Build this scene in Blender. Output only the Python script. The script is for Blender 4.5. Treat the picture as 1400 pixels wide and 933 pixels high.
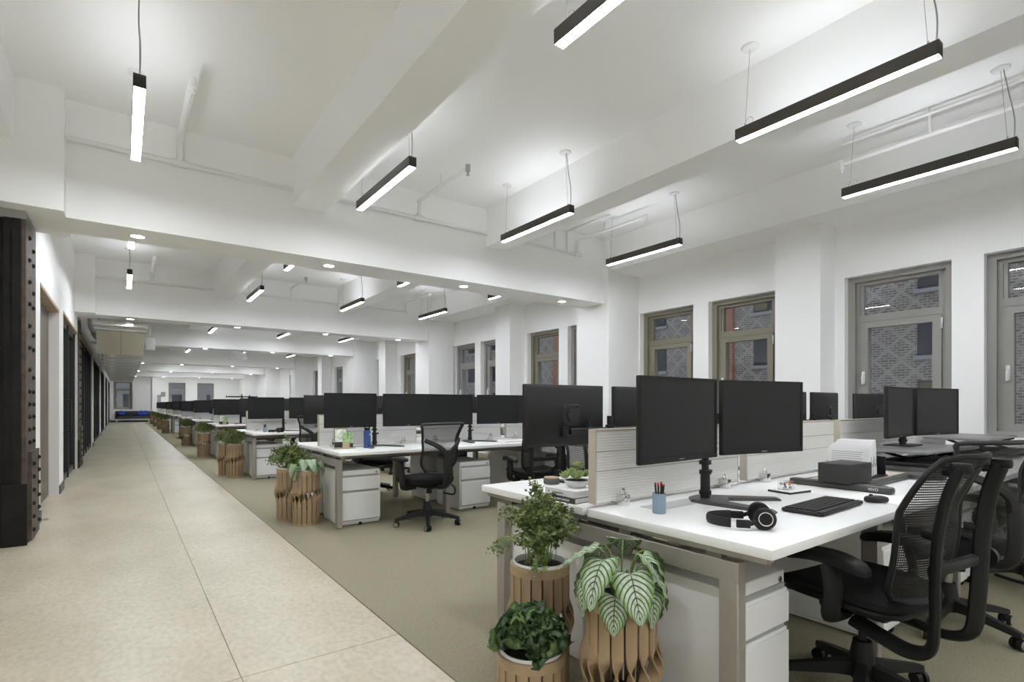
import bpy, bmesh, math, random
from math import pi, sin, cos, radians as R
from mathutils import Vector, Matrix
random.seed(7)
for o in list(bpy.data.objects): bpy.data.objects.remove(o)
SC = bpy.context.scene
C = SC.collection

# ---------------------------------------------------------------- camera
F, CX, HZ, CAMH = 723.0, 700.0, 553.0, 1.19
YAW = math.atan(532 / 723.0)
cam = bpy.data.objects.new('camera', bpy.data.cameras.new('camera'))
C.objects.link(cam)
cam.location = (0, 0, CAMH)
cam.rotation_euler = (pi / 2, 0, -YAW)
cam.data.sensor_width = 36
cam.data.lens = F / 1400 * 36
cam.data.shift_y = (HZ - 466.5) / 1400
cam.data.clip_start = .02
cam.data.clip_end = 300
SC.camera = cam
# ---------------------------------------------------------------- world and exposure
W = bpy.data.worlds.new('world'); SC.world = W; W.use_nodes = True
bg = W.node_tree.nodes['Background']
bg.inputs[0].default_value = (.82, .89, 1.0, 1)
bg.inputs[1].default_value = .62
SC.view_settings.view_transform = 'Standard'
SC.view_settings.look = 'None'
SC.view_settings.gamma = 1
SC.view_settings.use_curve_mapping = False
SC.view_settings.exposure = 0.2
LAMP_DOWN, LAMP_UP, SPOT = 75.0, 11.0, 40.0
try:
    SC.cycles.diffuse_bounces = 14; SC.cycles.max_bounces = 20
    SC.cycles.transparent_max_bounces = 24
except Exception: pass

# ---------------------------------------------------------------- materials
MAT = {}
def node_mat(name):
    m = bpy.data.materials.new(name); m.use_nodes = True
    nt = m.node_tree; b = nt.nodes['Principled BSDF']
    MAT[name] = m
    return m, nt, b
def mat(name, col, rough=.5, metal=0, bump=0, bscale=60, var=0, vscale=4, spec=.5, emit=None, estr=0, stretch=None):
    m, nt, b = node_mat(name)
    b.inputs['Base Color'].default_value = (*col, 1)
    b.inputs['Roughness'].default_value = rough
    b.inputs['Metallic'].default_value = metal
    b.inputs['Specular IOR Level'].default_value = spec
    tc = nt.nodes.new('ShaderNodeTexCoord'); co = tc.outputs['Object']
    if stretch:
        mp = nt.nodes.new('ShaderNodeMapping'); mp.inputs['Scale'].default_value = stretch
        nt.links.new(co, mp.inputs[0]); co = mp.outputs[0]
    if var:
        n = nt.nodes.new('ShaderNodeTexNoise'); n.inputs['Scale'].default_value = vscale; n.inputs['Detail'].default_value = 6
        nt.links.new(co, n.inputs['Vector'])
        r = nt.nodes.new('ShaderNodeValToRGB')
        r.color_ramp.elements[0].position = .3; r.color_ramp.elements[1].position = .7
        r.color_ramp.elements[0].color = (*[c * (1 - var) for c in col], 1)
        r.color_ramp.elements[1].color = (*[min(1, c * (1 + var)) for c in col], 1)
        nt.links.new(n.outputs[0], r.inputs[0]); nt.links.new(r.outputs[0], b.inputs['Base Color'])
    if bump:
        n = nt.nodes.new('ShaderNodeTexNoise'); n.inputs['Scale'].default_value = bscale; n.inputs['Detail'].default_value = 4
        nt.links.new(co, n.inputs['Vector'])
        bp = nt.nodes.new('ShaderNodeBump'); bp.inputs['Strength'].default_value = bump; bp.inputs['Distance'].default_value = .01
        nt.links.new(n.outputs[0], bp.inputs['Height']); nt.links.new(bp.outputs[0], b.inputs['Normal'])
    if emit:
        b.inputs['Emission Color'].default_value = (*emit, 1); b.inputs['Emission Strength'].default_value = estr
    return m
mat('paint', (.905, .905, .90), .55, bump=.06, bscale=40)
mat('paint_pipe', (.80, .80, .79), .4)
mat('carpet', (.37, .337, .24), .95, bump=.9, bscale=260, var=.16, vscale=140, spec=.1)
mat('joint', (.40, .36, .30), .9)
mat('laminate', (.84, .84, .83), .35, var=.01, vscale=30)
mat('cabinet_white', (.82, .82, .81), .4)
mat('cabinet_gap', (.35, .345, .33), .6)
mat('taupe', (.36, .33, .295), .42, metal=.35, var=.04, vscale=30)
mat('rail_dark', (.16, .15, .14), .5)
mat('grey_plate', (.45, .45, .44), .45)
mat('screen_edge', (.52, .46, .39), .5)
mat('black', (.010, .0098, .0095), .5, spec=.3)
mat('black_soft', (.011, .0108, .0105), .85, bump=.3, bscale=300, spec=.2)
mat('black_gloss', (.012, .012, .012), .22)
mat('charcoal', (.03, .029, .028), .5, spec=.3)
mat('charcoal_dark', (.017, .0165, .016), .5, spec=.3)
mat('stand_grey', (.075, .073, .07), .42, metal=.3)
mat('display', (.012, .0122, .0128), .4, bump=.02, bscale=900, spec=.3)
mat('chrome', (.75, .75, .75), .16, metal=1)
mat('steel', (.42, .42, .41), .3, metal=1)
mat('iron', (.0115, .0105, .0095), .55, metal=.1, spec=.25, var=.35, vscale=6, bump=.25, bscale=25)
mat('iron_face', (.085, .066, .05), .6, metal=.1, spec=.3, var=.45, vscale=9, bump=.3, bscale=30)
mat('cap_plate', (.30, .29, .27), .6)
mat('frame_grey', (.30, .29, .272), .5)
mat('frame_olive', (.235, .215, .165), .5)
mat('bronze', (.075, .066, .057), .45, metal=.25)
mat('wire', (.35, .35, .34), .4, metal=.7)
mat('lamp_down', (1, 1, 1), .5, emit=(.93, .975, 1.04), estr=LAMP_DOWN)
mat('lamp_up', (1, 1, 1), .5, emit=(.93, .975, 1.04), estr=LAMP_UP)
mat('spot', (1, 1, 1), .5, emit=(.95, .98, 1.02), estr=SPOT)
mat('dark_door', (.135, .102, .076), .5, var=.2, vscale=3, stretch=(1, 1, .2))
mat('black_frame', (.014, .014, .015), .4)
mat('wood_trim', (.42, .33, .22), .55, var=.2, vscale=6, stretch=(1, 1, .15))
mat('pinkish', (.74, .71, .68), .6)
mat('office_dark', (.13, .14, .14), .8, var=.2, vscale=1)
mat('duct', (.68, .67, .64), .13, metal=1, bump=.10, bscale=2.2)
mat('duct_seam', (.5, .5, .49), .35, metal=1)
mat('wood_slat', (.31, .215, .125), .55, var=.28, vscale=16, bump=.12, bscale=60, stretch=(1, 1, .12))
mat('wood_band', (.37, .265, .155), .5, var=.2, vscale=14, stretch=(.4, .4, 1))
mat('wood_gap', (.05, .035, .022), .8)
mat('riser_top', (.20, .198, .192), .4)
mat('pot_white', (.78, .78, .78), .35)
mat('pot_grey', (.16, .165, .175), .5)
mat('rosette', (.075, .125, .035), .42, var=.7, vscale=45, bump=.3, bscale=90)
mat('soil', (.02, .015, .011), .95, bump=1, bscale=60, var=.5, vscale=50)
mat('fern', (.13, .175, .05), .5, var=.55, vscale=22)
mat('stem_green', (.17, .26, .06), .5)
mat('ruffle', (.032, .066, .022), .42, var=.75, vscale=45, bump=.3, bscale=90)
mat('succulent', (.28, .36, .14), .45, var=.35, vscale=30)
mat('bowl', (.66, .66, .65), .4)
mat('book_white', (.80, .80, .79), .5)
mat('book_dark', (.06, .058, .057), .5)
mat('page', (.74, .73, .70), .8, var=.08, vscale=300, stretch=(.05, .05, 1))
mat('print_white', (.7, .7, .69), .6)
mat('print_dark', (.05, .05, .055), .6)
mat('print_grey', (.36, .36, .37), .6)
mat('cup_blue', (.25, .33, .42), .6, bump=.1, bscale=200)
mat('pencil', (.012, .012, .012), .35)
mat('eraser', (.5, .05, .045), .6)
mat('pin_red', (.65, .02, .02), .35)
mat('pin_blue', (.03, .08, .55), .35)
mat('pin_yellow', (.75, .5, .03), .35)
mat('box_felt', (.034, .033, .032), .8, bump=.3, bscale=200)
mat('paper', (.82, .82, .82), .8)
mat('bottle_blue', (.032, .075, .24), .4, bump=.05, bscale=300)
mat('concrete_tin', (.13, .128, .125), .75)
mat('cork', (.5, .36, .22), .7)
mat('photo_green', (.30, .42, .20), .6, var=.7, vscale=30)
mat('photo_pale', (.66, .70, .62), .6, var=.35, vscale=25)
mat('sofa_grey', (.045, .045, .055), .85)
mat('cushion_blue', (.012, .05, .36), .7)
mat('stone', (.35, .345, .33), .8)
mat('pane_dark', (.03, .036, .045), .15, spec=.5)
mat('pane_warm', (.16, .13, .07), .2)
mat('out_frame', (.05, .05, .05), .5)
mat('street', (.12, .12, .13), .9)
mat('alu', (.55, .55, .54), .35, metal=.8)

def concrete():
    m, nt, b = node_mat('concrete')
    tc = nt.nodes.new('ShaderNodeTexCoord')
    mp = nt.nodes.new('ShaderNodeMapping'); nt.links.new(tc.outputs['Object'], mp.inputs[0])
    mp.inputs['Scale'].default_value = (1, .55, 1)
    n1 = nt.nodes.new('ShaderNodeTexNoise'); n1.inputs['Scale'].default_value = 1.6; n1.inputs['Detail'].default_value = 8; n1.inputs['Roughness'].default_value = .62
    n2 = nt.nodes.new('ShaderNodeTexNoise'); n2.inputs['Scale'].default_value = 38; n2.inputs['Detail'].default_value = 6
    n3 = nt.nodes.new('ShaderNodeTexVoronoi'); n3.inputs['Scale'].default_value = 34
    for n in (n1, n2, n3): nt.links.new(mp.outputs[0], n.inputs['Vector'])
    r1 = nt.nodes.new('ShaderNodeValToRGB')
    e = r1.color_ramp.elements
    e[0].position = .28; e[0].color = (.437, .39, .285, 1)
    e[1].position = .72; e[1].color = (.60, .548, .425, 1)
    k = r1.color_ramp.elements.new(.5); k.color = (.525, .47, .355, 1)
    nt.links.new(n1.outputs[0], r1.inputs[0])
    r2 = nt.nodes.new('ShaderNodeValToRGB')
    r2.color_ramp.elements[0].position = .25; r2.color_ramp.elements[0].color = (.82, .82, .82, 1)
    r2.color_ramp.elements[1].position = .6; r2.color_ramp.elements[1].color = (1.04, 1.04, 1.04, 1)
    nt.links.new(n2.outputs[0], r2.inputs[0])
    mx = nt.nodes.new('ShaderNodeMixRGB'); mx.blend_type = 'MULTIPLY'; mx.inputs[0].default_value = 1
    nt.links.new(r1.outputs[0], mx.inputs[1]); nt.links.new(r2.outputs[0], mx.inputs[2])
    r3 = nt.nodes.new('ShaderNodeValToRGB')
    r3.color_ramp.elements[0].position = .02; r3.color_ramp.elements[0].color = (.6, .57, .53, 1)
    r3.color_ramp.elements[1].position = .13; r3.color_ramp.elements[1].color = (1, 1, 1, 1)
    nt.links.new(n3.outputs['Distance'], r3.inputs[0])
    m2 = nt.nodes.new('ShaderNodeMixRGB'); m2.blend_type = 'MULTIPLY'; m2.inputs[0].default_value = .45
    nt.links.new(mx.outputs[0], m2.inputs[1]); nt.links.new(r3.outputs[0], m2.inputs[2])
    nt.links.new(m2.outputs[0], b.inputs['Base Color'])
    b.inputs['Roughness'].default_value = .34
    b.inputs['Specular IOR Level'].default_value = .45
    bp = nt.nodes.new('ShaderNodeBump'); bp.inputs['Strength'].default_value = .12; bp.inputs['Distance'].default_value = .004
    nt.links.new(n2.outputs[0], bp.inputs['Height']); nt.links.new(bp.outputs[0], b.inputs['Normal'])
concrete()

def ribbed():   # ribbed metal tile of the desk screens
    m, nt, b = node_mat('ribbed')
    b.inputs['Base Color'].default_value = (.76, .75, .715, 1); b.inputs['Roughness'].default_value = .45; b.inputs['Metallic'].default_value = 0
    tc = nt.nodes.new('ShaderNodeTexCoord')
    w = nt.nodes.new('ShaderNodeTexWave'); w.bands_direction = 'Z'; w.inputs['Scale'].default_value = 26; w.inputs['Distortion'].default_value = 0
    nt.links.new(tc.outputs['Object'], w.inputs['Vector'])
    bp = nt.nodes.new('ShaderNodeBump'); bp.inputs['Strength'].default_value = .35; bp.inputs['Distance'].default_value = .004
    nt.links.new(w.outputs[1], bp.inputs['Height']); nt.links.new(bp.outputs[0], b.inputs['Normal'])
ribbed()

def netting(name, sx, sy, open_, col):   # woven chair back: small holes between threads, laid out on the UV map in metres
    m, nt, b = node_mat(name)
    b.inputs['Base Color'].default_value = (*col, 1); b.inputs['Roughness'].default_value = .6
    uv = nt.nodes.new('ShaderNodeUVMap')
    mp = nt.nodes.new('ShaderNodeMapping'); mp.inputs['Scale'].default_value = (sx, sy, 1)
    nt.links.new(uv.outputs[0], mp.inputs[0])
    sep = nt.nodes.new('ShaderNodeSeparateXYZ'); nt.links.new(mp.outputs[0], sep.inputs[0])
    def tri(sock):
        f = nt.nodes.new('ShaderNodeMath'); f.operation = 'FRACT'; nt.links.new(sock, f.inputs[0])
        g = nt.nodes.new('ShaderNodeMath'); g.operation = 'LESS_THAN'; nt.links.new(f.outputs[0], g.inputs[0]); g.inputs[1].default_value = open_
        return g.outputs[0]
    mu = nt.nodes.new('ShaderNodeMath'); mu.operation = 'MULTIPLY'
    nt.links.new(tri(sep.outputs[0]), mu.inputs[0]); nt.links.new(tri(sep.outputs[1]), mu.inputs[1])
    tr = nt.nodes.new('ShaderNodeBsdfTransparent'); mix = nt.nodes.new('ShaderNodeMixShader')
    nt.links.new(mu.outputs[0], mix.inputs[0]); nt.links.new(b.outputs[0], mix.inputs[1]); nt.links.new(tr.outputs[0], mix.inputs[2])
    nt.links.new(mix.outputs[0], nt.nodes['Material Output'].inputs[0])
netting('net_coarse', 150, 110, .5, (.012, .0115, .011))
netting('net_fine', 240, 240, .62, (.02, .019, .018))

def glass(name, tint, refl):
    m, nt, b = node_mat(name)
    nt.nodes.remove(b)
    tr = nt.nodes.new('ShaderNodeBsdfTransparent'); tr.inputs[0].default_value = (*tint, 1)
    gl = nt.nodes.new('ShaderNodeBsdfGlossy'); gl.inputs['Roughness'].default_value = .02
    fr = nt.nodes.new('ShaderNodeFresnel'); fr.inputs[0].default_value = refl
    mix = nt.nodes.new('ShaderNodeMixShader')
    ge = nt.nodes.new('ShaderNodeNewGeometry'); om = nt.nodes.new('ShaderNodeMath'); om.operation = 'SUBTRACT'; om.inputs[0].default_value = 1
    nt.links.new(ge.outputs['Backfacing'], om.inputs[1])
    mu = nt.nodes.new('ShaderNodeMath'); mu.operation = 'MULTIPLY'
    nt.links.new(fr.outputs[0], mu.inputs[0]); nt.links.new(om.outputs[0], mu.inputs[1])
    nt.links.new(mu.outputs[0], mix.inputs[0]); nt.links.new(tr.outputs[0], mix.inputs[1]); nt.links.new(gl.outputs[0], mix.inputs[2])
    nt.links.new(mix.outputs[0], nt.nodes['Material Output'].inputs[0])
glass('glass', (.92, .95, .97), 1.65)
glass('glass_office', (.80, .86, .84), 1.55)
glass('acrylic', (.93, .94, .94), 1.5)

def leaf_mat():   # dark curved veins on silvery green, edges fresh green; follows each leaf's own UV
    m, nt, b = node_mat('striped_leaf')
    b.inputs['Roughness'].default_value = .42
    uv = nt.nodes.new('ShaderNodeUVMap'); sep = nt.nodes.new('ShaderNodeSeparateXYZ'); nt.links.new(uv.outputs[0], sep.inputs[0])
    def M(op, a, c=None, clamp=False):
        n = nt.nodes.new('ShaderNodeMath'); n.operation = op; n.use_clamp = clamp
        for i, s in enumerate((a, c)):
            if s is None: continue
            if isinstance(s, (int, float)): n.inputs[i].default_value = s
            else: nt.links.new(s, n.inputs[i])
        return n.outputs[0]
    a = M('ABSOLUTE', M('MULTIPLY', M('SUBTRACT', sep.outputs[0], .5), 2))
    v = sep.outputs[1]
    ph = M('MULTIPLY', M('SUBTRACT', v, M('MULTIPLY', M('POWER', a, 1.15), .42)), 8.5)
    fr = M('FRACT', M('ADD', ph, 2.0))
    d = M('ABSOLUTE', M('SUBTRACT', fr, .5))            # .5 at vein, 0 between
    vein = M('MULTIPLY', M('SUBTRACT', d, .27), 6, True)
    mid = M('MULTIPLY', M('SUBTRACT', .045, a), 40, True)
    vein = M('MAXIMUM', vein, mid)
    edge = M('MULTIPLY', M('SUBTRACT', a, .52), 2.6, True)
    mx = nt.nodes.new('ShaderNodeMixRGB'); mx.inputs[1].default_value = (.52, .60, .46, 1); mx.inputs[2].default_value = (.17, .30, .075, 1)
    nt.links.new(edge, mx.inputs[0])
    nz = nt.nodes.new('ShaderNodeTexNoise'); nz.inputs['Scale'].default_value = 9
    nt.links.new(uv.outputs[0], nz.inputs['Vector'])
    mg = nt.nodes.new('ShaderNodeMixRGB'); mg.inputs[2].default_value = (.19, .30, .10, 1)
    nt.links.new(M('MULTIPLY', M('SUBTRACT', nz.outputs[0], .42), 2.2, True), mg.inputs[0]); nt.links.new(mx.outputs[0], mg.inputs[1])
    m2 = nt.nodes.new('ShaderNodeMixRGB'); m2.inputs[2].default_value = (.018, .05, .018, 1)
    nt.links.new(vein, m2.inputs[0]); nt.links.new(mg.outputs[0], m2.inputs[1])
    nt.links.new(m2.outputs[0], b.inputs['Base Color'])
leaf_mat()

def brick_mat():
    m, nt, b = node_mat('far_brick')
    tc = nt.nodes.new('ShaderNodeTexCoord'); mp = nt.nodes.new('ShaderNodeMapping'); nt.links.new(tc.outputs['Object'], mp.inputs[0])
    mp.inputs['Rotation'].default_value = (0, R(90), R(90))
    sep = nt.nodes.new('ShaderNodeSeparateXYZ'); nt.links.new(tc.outputs['Object'], sep.inputs[0])
    cb = nt.nodes.new('ShaderNodeCombineXYZ'); nt.links.new(sep.outputs[1], cb.inputs[0]); nt.links.new(sep.outputs[2], cb.inputs[1])
    br = nt.nodes.new('ShaderNodeTexBrick'); nt.links.new(cb.outputs[0], br.inputs['Vector'])
    br.inputs['Color1'].default_value = (.17, .125, .095, 1); br.inputs['Color2'].default_value = (.27, .22, .175, 1)
    br.inputs['Mortar'].default_value = (.40, .39, .37, 1); br.inputs['Scale'].default_value = 1.0
    br.inputs['Brick Width'].default_value = .34; br.inputs['Row Height'].default_value = .12; br.inputs['Mortar Size'].default_value = .018
    # diaper pattern of paler headers
    def M(op, a, c):
        n = nt.nodes.new('ShaderNodeMath'); n.operation = op
        for i, s in enumerate((a, c)):
            if isinstance(s, (int, float)): n.inputs[i].default_value = s
            else: nt.links.new(s, n.inputs[i])
        return n.outputs[0]
    p = M('PINGPONG', sep.outputs[1], .55); q = M('PINGPONG', sep.outputs[2], .55)
    s = M('ADD', p, q)
    t = M('LESS_THAN', M('ABSOLUTE', M('SUBTRACT', s, .55), 0), .10)
    mx = nt.nodes.new('ShaderNodeMixRGB'); mx.inputs[2].default_value = (.40, .37, .31, 1)
    nt.links.new(M('MULTIPLY', t, .7), mx.inputs[0]); nt.links.new(br.outputs[0], mx.inputs[1])
    nt.links.new(mx.outputs[0], b.inputs['Base Color']); b.inputs['Roughness'].default_value = .85
    m, nt, b = node_mat('red_brick')
    tc = nt.nodes.new('ShaderNodeTexCoord')
    sep = nt.nodes.new('ShaderNodeSeparateXYZ'); nt.links.new(tc.outputs['Object'], sep.inputs[0])
    cb = nt.nodes.new('ShaderNodeCombineXYZ'); nt.links.new(sep.outputs[1], cb.inputs[0]); nt.links.new(sep.outputs[2], cb.inputs[1])
    br = nt.nodes.new('ShaderNodeTexBrick'); nt.links.new(cb.outputs[0], br.inputs['Vector'])
    br.inputs['Color1'].default_value = (.42, .16, .09, 1); br.inputs['Color2'].default_value = (.36, .13, .08, 1)
    br.inputs['Mortar'].default_value = (.38, .28, .22, 1); br.inputs['Scale'].default_value = 1.0
    br.inputs['Brick Width'].default_value = .34; br.inputs['Row Height'].default_value = .12; br.inputs['Mortar Size'].default_value = .014
    nt.links.new(br.outputs[0], b.inputs['Base Color']); b.inputs['Roughness'].default_value = .85
brick_mat()

# ---------------------------------------------------------------- mesh helpers
def spline(pts, n=6, closed=False):
    P_ = [Vector(p) for p in pts]; out = []
    N = len(P_)
    rng = range(N) if closed else range(N - 1)
    for i in rng:
        if closed: a, b, c, d = P_[(i - 1) % N], P_[i], P_[(i + 1) % N], P_[(i + 2) % N]
        else: a, b, c, d = P_[max(i - 1, 0)], P_[i], P_[i + 1], P_[min(i + 2, N - 1)]
        for k in range(n):
            t = k / n
            out.append(.5 * ((2 * b) + (c - a) * t + (2 * a - 5 * b + 4 * c - d) * t * t + (3 * b - a - 3 * c + d) * t ** 3))
    if not closed: out.append(P_[-1])
    return out
class G:
    def __init__(s): s.bm = bmesh.new()
    def box(s, x0, x1, y0, y1, z0, z1, r=0, seg=2):
        vs = [s.bm.verts.new(p) for p in ((x0, y0, z0), (x1, y0, z0), (x1, y1, z0), (x0, y1, z0), (x0, y0, z1), (x1, y0, z1), (x1, y1, z1), (x0, y1, z1))]
        fs = [s.bm.faces.new([vs[i] for i in f]) for f in ((3, 2, 1, 0), (4, 5, 6, 7), (0, 1, 5, 4), (1, 2, 6, 5), (2, 3, 7, 6), (3, 0, 4, 7))]
        if r:
            es = list({e for f in fs for e in f.edges})
            bmesh.ops.bevel(s.bm, geom=es, offset=r, segments=seg, affect='EDGES', profile=.5)
        return s
    def ring_loft(s, rings, cap0=True, cap1=True, closed=False):
        R_ = [[s.bm.verts.new(p) for p in r] for r in rings]
        n = len(R_[0])
        m = len(R_) if closed else len(R_) - 1
        for i in range(m):
            a, b = R_[i], R_[(i + 1) % len(R_)]
            for k in range(n):
                s.bm.faces.new((a[k], a[(k + 1) % n], b[(k + 1) % n], b[k]))
        if not closed:
            if cap0: s.bm.faces.new(list(reversed(R_[0])))
            if cap1: s.bm.faces.new(R_[-1])
        return s
    def cyl(s, p0, p1, r, r2=None, seg=12):
        p0, p1 = Vector(p0), Vector(p1); r2 = r if r2 is None else r2
        d = (p1 - p0).normalized(); u = d.orthogonal().normalized(); v = d.cross(u)
        rr = []
        for p, q in ((p0, r), (p1, r2)):
            rr.append([p + u * q * cos(2 * pi * k / seg) + v * q * sin(2 * pi * k / seg) for k in range(seg)])
        return s.ring_loft(rr)
    def tube(s, pts, rx, ry=None, seg=8, closed=False, up=(0, 0, 1), taper=None):
        ry = rx if ry is None else ry
        P_ = [Vector(p) for p in pts]; N = len(P_); rings = []
        side = None
        for i, p in enumerate(P_):
            if closed: t = (P_[(i + 1) % N] - P_[i - 1]).normalized()
            else: t = (P_[min(i + 1, N - 1)] - P_[max(i - 1, 0)]).normalized()
            if side is None:
                side = Vector(up).cross(t)
                if side.length < 1e-4: side = t.orthogonal()
                side.normalize()
            else:
                side = side - t * side.dot(t)
                side.normalize()
            w = t.cross(side)
            k_ = 1 if taper is None else taper[0] + (taper[1] - taper[0]) * i / max(N - 1, 1)
            rings.append([p + side * rx * k_ * cos(2 * pi * k / seg) + w * ry * k_ * sin(2 * pi * k / seg) for k in range(seg)])
        return s.ring_loft(rings, closed=closed)
    def lathe(s, prof, seg=24, c=(0, 0, 0), cap0=True, cap1=True):
        c = Vector(c)
        return s.ring_loft([[c + Vector((r * cos(2 * pi * k / seg), r * sin(2 * pi * k / seg), z)) for k in range(seg)] for r, z in prof], cap0, cap1)
    def prism(s, poly, z0, z1, r=0):
        s.ring_loft([[Vector((x, y, z)) for x, y in poly] for z in (z0, z1)])
        return s
    def pad(s, w, d, t, e=3.2, seg=36, fn=None, c=(0, 0, 0)):   # soft cushion, superellipse in plan
        rings = []
        c = Vector(c)
        prof = [(.0, 1), (.5, 1), (.8, .98), (.93, .85), (.99, .5), (1, 0), (.98, -.5), (.9, -.85), (.6, -1), (.0, -1)]
        for q, h in prof:
            q = max(q, .02); ring = []
            for k in range(seg):
                a = 2 * pi * k / seg
                x = (abs(cos(a)) ** (2 / e)) * math.copysign(1, cos(a)) * w / 2 * q
                y = (abs(sin(a)) ** (2 / e)) * math.copysign(1, sin(a)) * d / 2 * q
                z = h * t / 2 + (fn(x, y) if fn else 0)
                ring.append(c + Vector((x, y, z)))
            rings.append(ring)
        rings.reverse()
        return s.ring_loft(rings)
    def grid(s, fn, nu, nv, uvfn=None, thick=0):
        V_ = [[s.bm.verts.new(fn(i / nu, j / nv)) for i in range(nu + 1)] for j in range(nv + 1)]
        uvl = s.bm.loops.layers.uv.verify() if uvfn else None
        for j in range(nv):
            for i in range(nu):
                q = ((i, j), (i + 1, j), (i + 1, j + 1), (i, j + 1))
                try: f = s.bm.faces.new([V_[b][a] for a, b in q])
                except ValueError: continue
                if uvfn:
                    for l, (a, b) in zip(f.loops, q): l[uvl].uv = uvfn(a / nu, b / nv)
        return s
    def xf(s, M_):
        bmesh.ops.transform(s.bm, matrix=M_, verts=s.bm.verts); return s
    def mesh(s, name, smooth=True, fix=True):
        if fix: bmesh.ops.recalc_face_normals(s.bm, faces=s.bm.faces)
        me = bpy.data.meshes.new(name); s.bm.to_mesh(me); s.bm.free()
        if smooth:
            me.polygons.foreach_set('use_smooth', [True] * len(me.polygons))
            me.set_sharp_from_angle(angle=R(38))
        return me
CACHE = {}
def P(name, key, fn, m, parent=None, loc=(0, 0, 0), rot=(0, 0, 0), smooth=True, scale=None):
    k = (key or None)
    me = CACHE.get((k, m)) if k else None
    if me is None:
        g = G(); fn(g); me = g.mesh(name, smooth)
        me.materials.append(MAT[m])
        if k: CACHE[(k, m)] = me
    o = bpy.data.objects.new(name, me); C.objects.link(o)
    o.location = loc; o.rotation_euler = rot
    if scale: o.scale = scale
    if parent: o.parent = parent
    return o
def thing(name, label, cat, loc=(0, 0, 0), rz=0, group=None):
    o = bpy.data.objects.new(name, None); C.objects.link(o); o.empty_display_size = .05
    o.location = loc; o.rotation_euler = (0, 0, rz)
    return tag(o, label, cat, group)
def tag(o, label, cat, group=None):
    o['label'] = label; o['category'] = cat
    if group: o['group'] = group
    return o
def struct(o, label, cat):
    o['kind'] = 'structure'; return tag(o, label, cat)
ORD = ['zeroth', 'first', 'second', 'third', 'fourth', 'fifth', 'sixth', 'seventh', 'eighth', 'ninth', 'tenth', 'eleventh']
# letters as mesh
def text_mesh(txt, size, depth=.0006):
    k = ('txt', txt, size)
    if k in CACHE: return CACHE[k]
    cu = bpy.data.curves.new('lettering', 'FONT'); cu.body = txt; cu.size = size; cu.extrude = depth
    cu.align_x = 'CENTER'; cu.align_y = 'CENTER'
    o = bpy.data.objects.new('lettering', cu); C.objects.link(o)
    dg = bpy.context.evaluated_depsgraph_get()
    me = bpy.data.meshes.new_from_object(o.evaluated_get(dg)); bpy.data.objects.remove(o)
    CACHE[k] = me
    return me
# ---------------------------------------------------------------- shell
BC = [.05, 6.28, 12.46, 17.85, 25.45, 31.6, 37.8, 44.0]     # main beam centres; the last is the far wall
Y0, Y1, XW, XL, ZC, ZS, ZJ = -6.0, 44.0, 7.0, -.68, 3.85, 2.82, 3.335
floor = struct(P('floor', None, lambda g: g.box(-3.6, 7.3, Y0, Y1 + .3, -.2, -.008), 'joint', smooth=False), 'pale worn concrete corridor floor with carpet along the desks', 'floor')
ys = [Y0, -3.5, 2.55, 8.6, 14.7, 20.8, 26.9, 33.0, 39.1, Y1]
for a, b in zip(ys, ys[1:]):
    for x0, x1 in ((-3.6, .413), (.417, 1.148)):
        P('slab', None, lambda g: g.box(x0, x1, a + .002, b - .002, -.009, 0), 'concrete', floor, smooth=False)
P('carpet', None, lambda g: g.box(1.15, 7.3, Y0, Y1, -.009, .006), 'carpet', floor, smooth=False)
ceil = struct(P('ceiling', None, lambda g: g.box(-3.6, 7.3, Y0, Y1 + .3, ZC, ZC + .15), 'paint', smooth=False), 'white painted ceiling slab with deep concrete beams', 'ceiling')
for i, b in enumerate(BC[:-1]):
    def bm_(g, b=b):
        g.box(-.40, XW + .05, b - .265, b + .265, ZS, ZC + .01)
        g.box(-3.5, -.40, b - .45, b + .42, ZS, ZC + .01)
    P('main_beam', None, bm_, 'paint', ceil, smooth=False)
edges = [Y0] + BC
for a, b in zip(edges, edges[1:]):
    ya, yb = a + (.265 if a > -5 else 0), b - (.265 if b < 43 else 0)
    for x0, x1 in ((1.475, 1.83), (3.985, 4.31), (6.30, 7.02), (-1.1, -.712)):
        P('joist', None, lambda g: g.box(x0, x1, ya - .01, yb + .01, ZJ, ZC + .01), 'paint', ceil, smooth=False)
# window wall
offs = [(-2.72, -1.69), (-1.43, -.41), (.41, 1.43), (1.69, 2.72)]
wins = []
for c0 in (3.165, 9.37): wins += [(c0 + a, c0 + b) for a, b in offs]
wins += [(13.0, 14.02), (14.36, 15.38), (16.45, 17.47), (18.6, 19.6), (20.82, 21.85), (23.85, 24.87), (28.1, 29.1), (34.2, 35.2), (40.4, 41.4)]
wins = [(-4.4, -3.4), (-2.2, -1.2)] + wins
SILL, HEAD = .86, 2.71
def rw(g):
    y = Y0
    for a, b in wins:
        g.box(XW, XW + .3, y, a, 0, ZC)
        g.box(XW, XW + .3, a, b, 0, SILL); g.box(XW, XW + .3, a, b, HEAD, ZC)
        y = b
    g.box(XW, XW + .3, y, Y1 + .3, 0, ZC)
wall_right = struct(P('wall_right', None, rw, 'paint', smooth=False), 'white wall with grey framed windows and square piers', 'wall')
for b in BC[:-1]:
    P('pilaster', None, lambda g: g.box(6.27, XW + .02, b - .37, b + .37, 0, ZC), 'paint', wall_right, smooth=False)
for m_ in (3.13, 9.33, 15.93, 22.5, 28.5 - 1.6, 33.2, 39.4):
    P('pilaster', None, lambda g: g.box(6.61, XW + .02, m_ - .268, m_ + .268, 0, ZJ + .02), 'paint', wall_right, smooth=False)
NWIN = [0]
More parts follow.
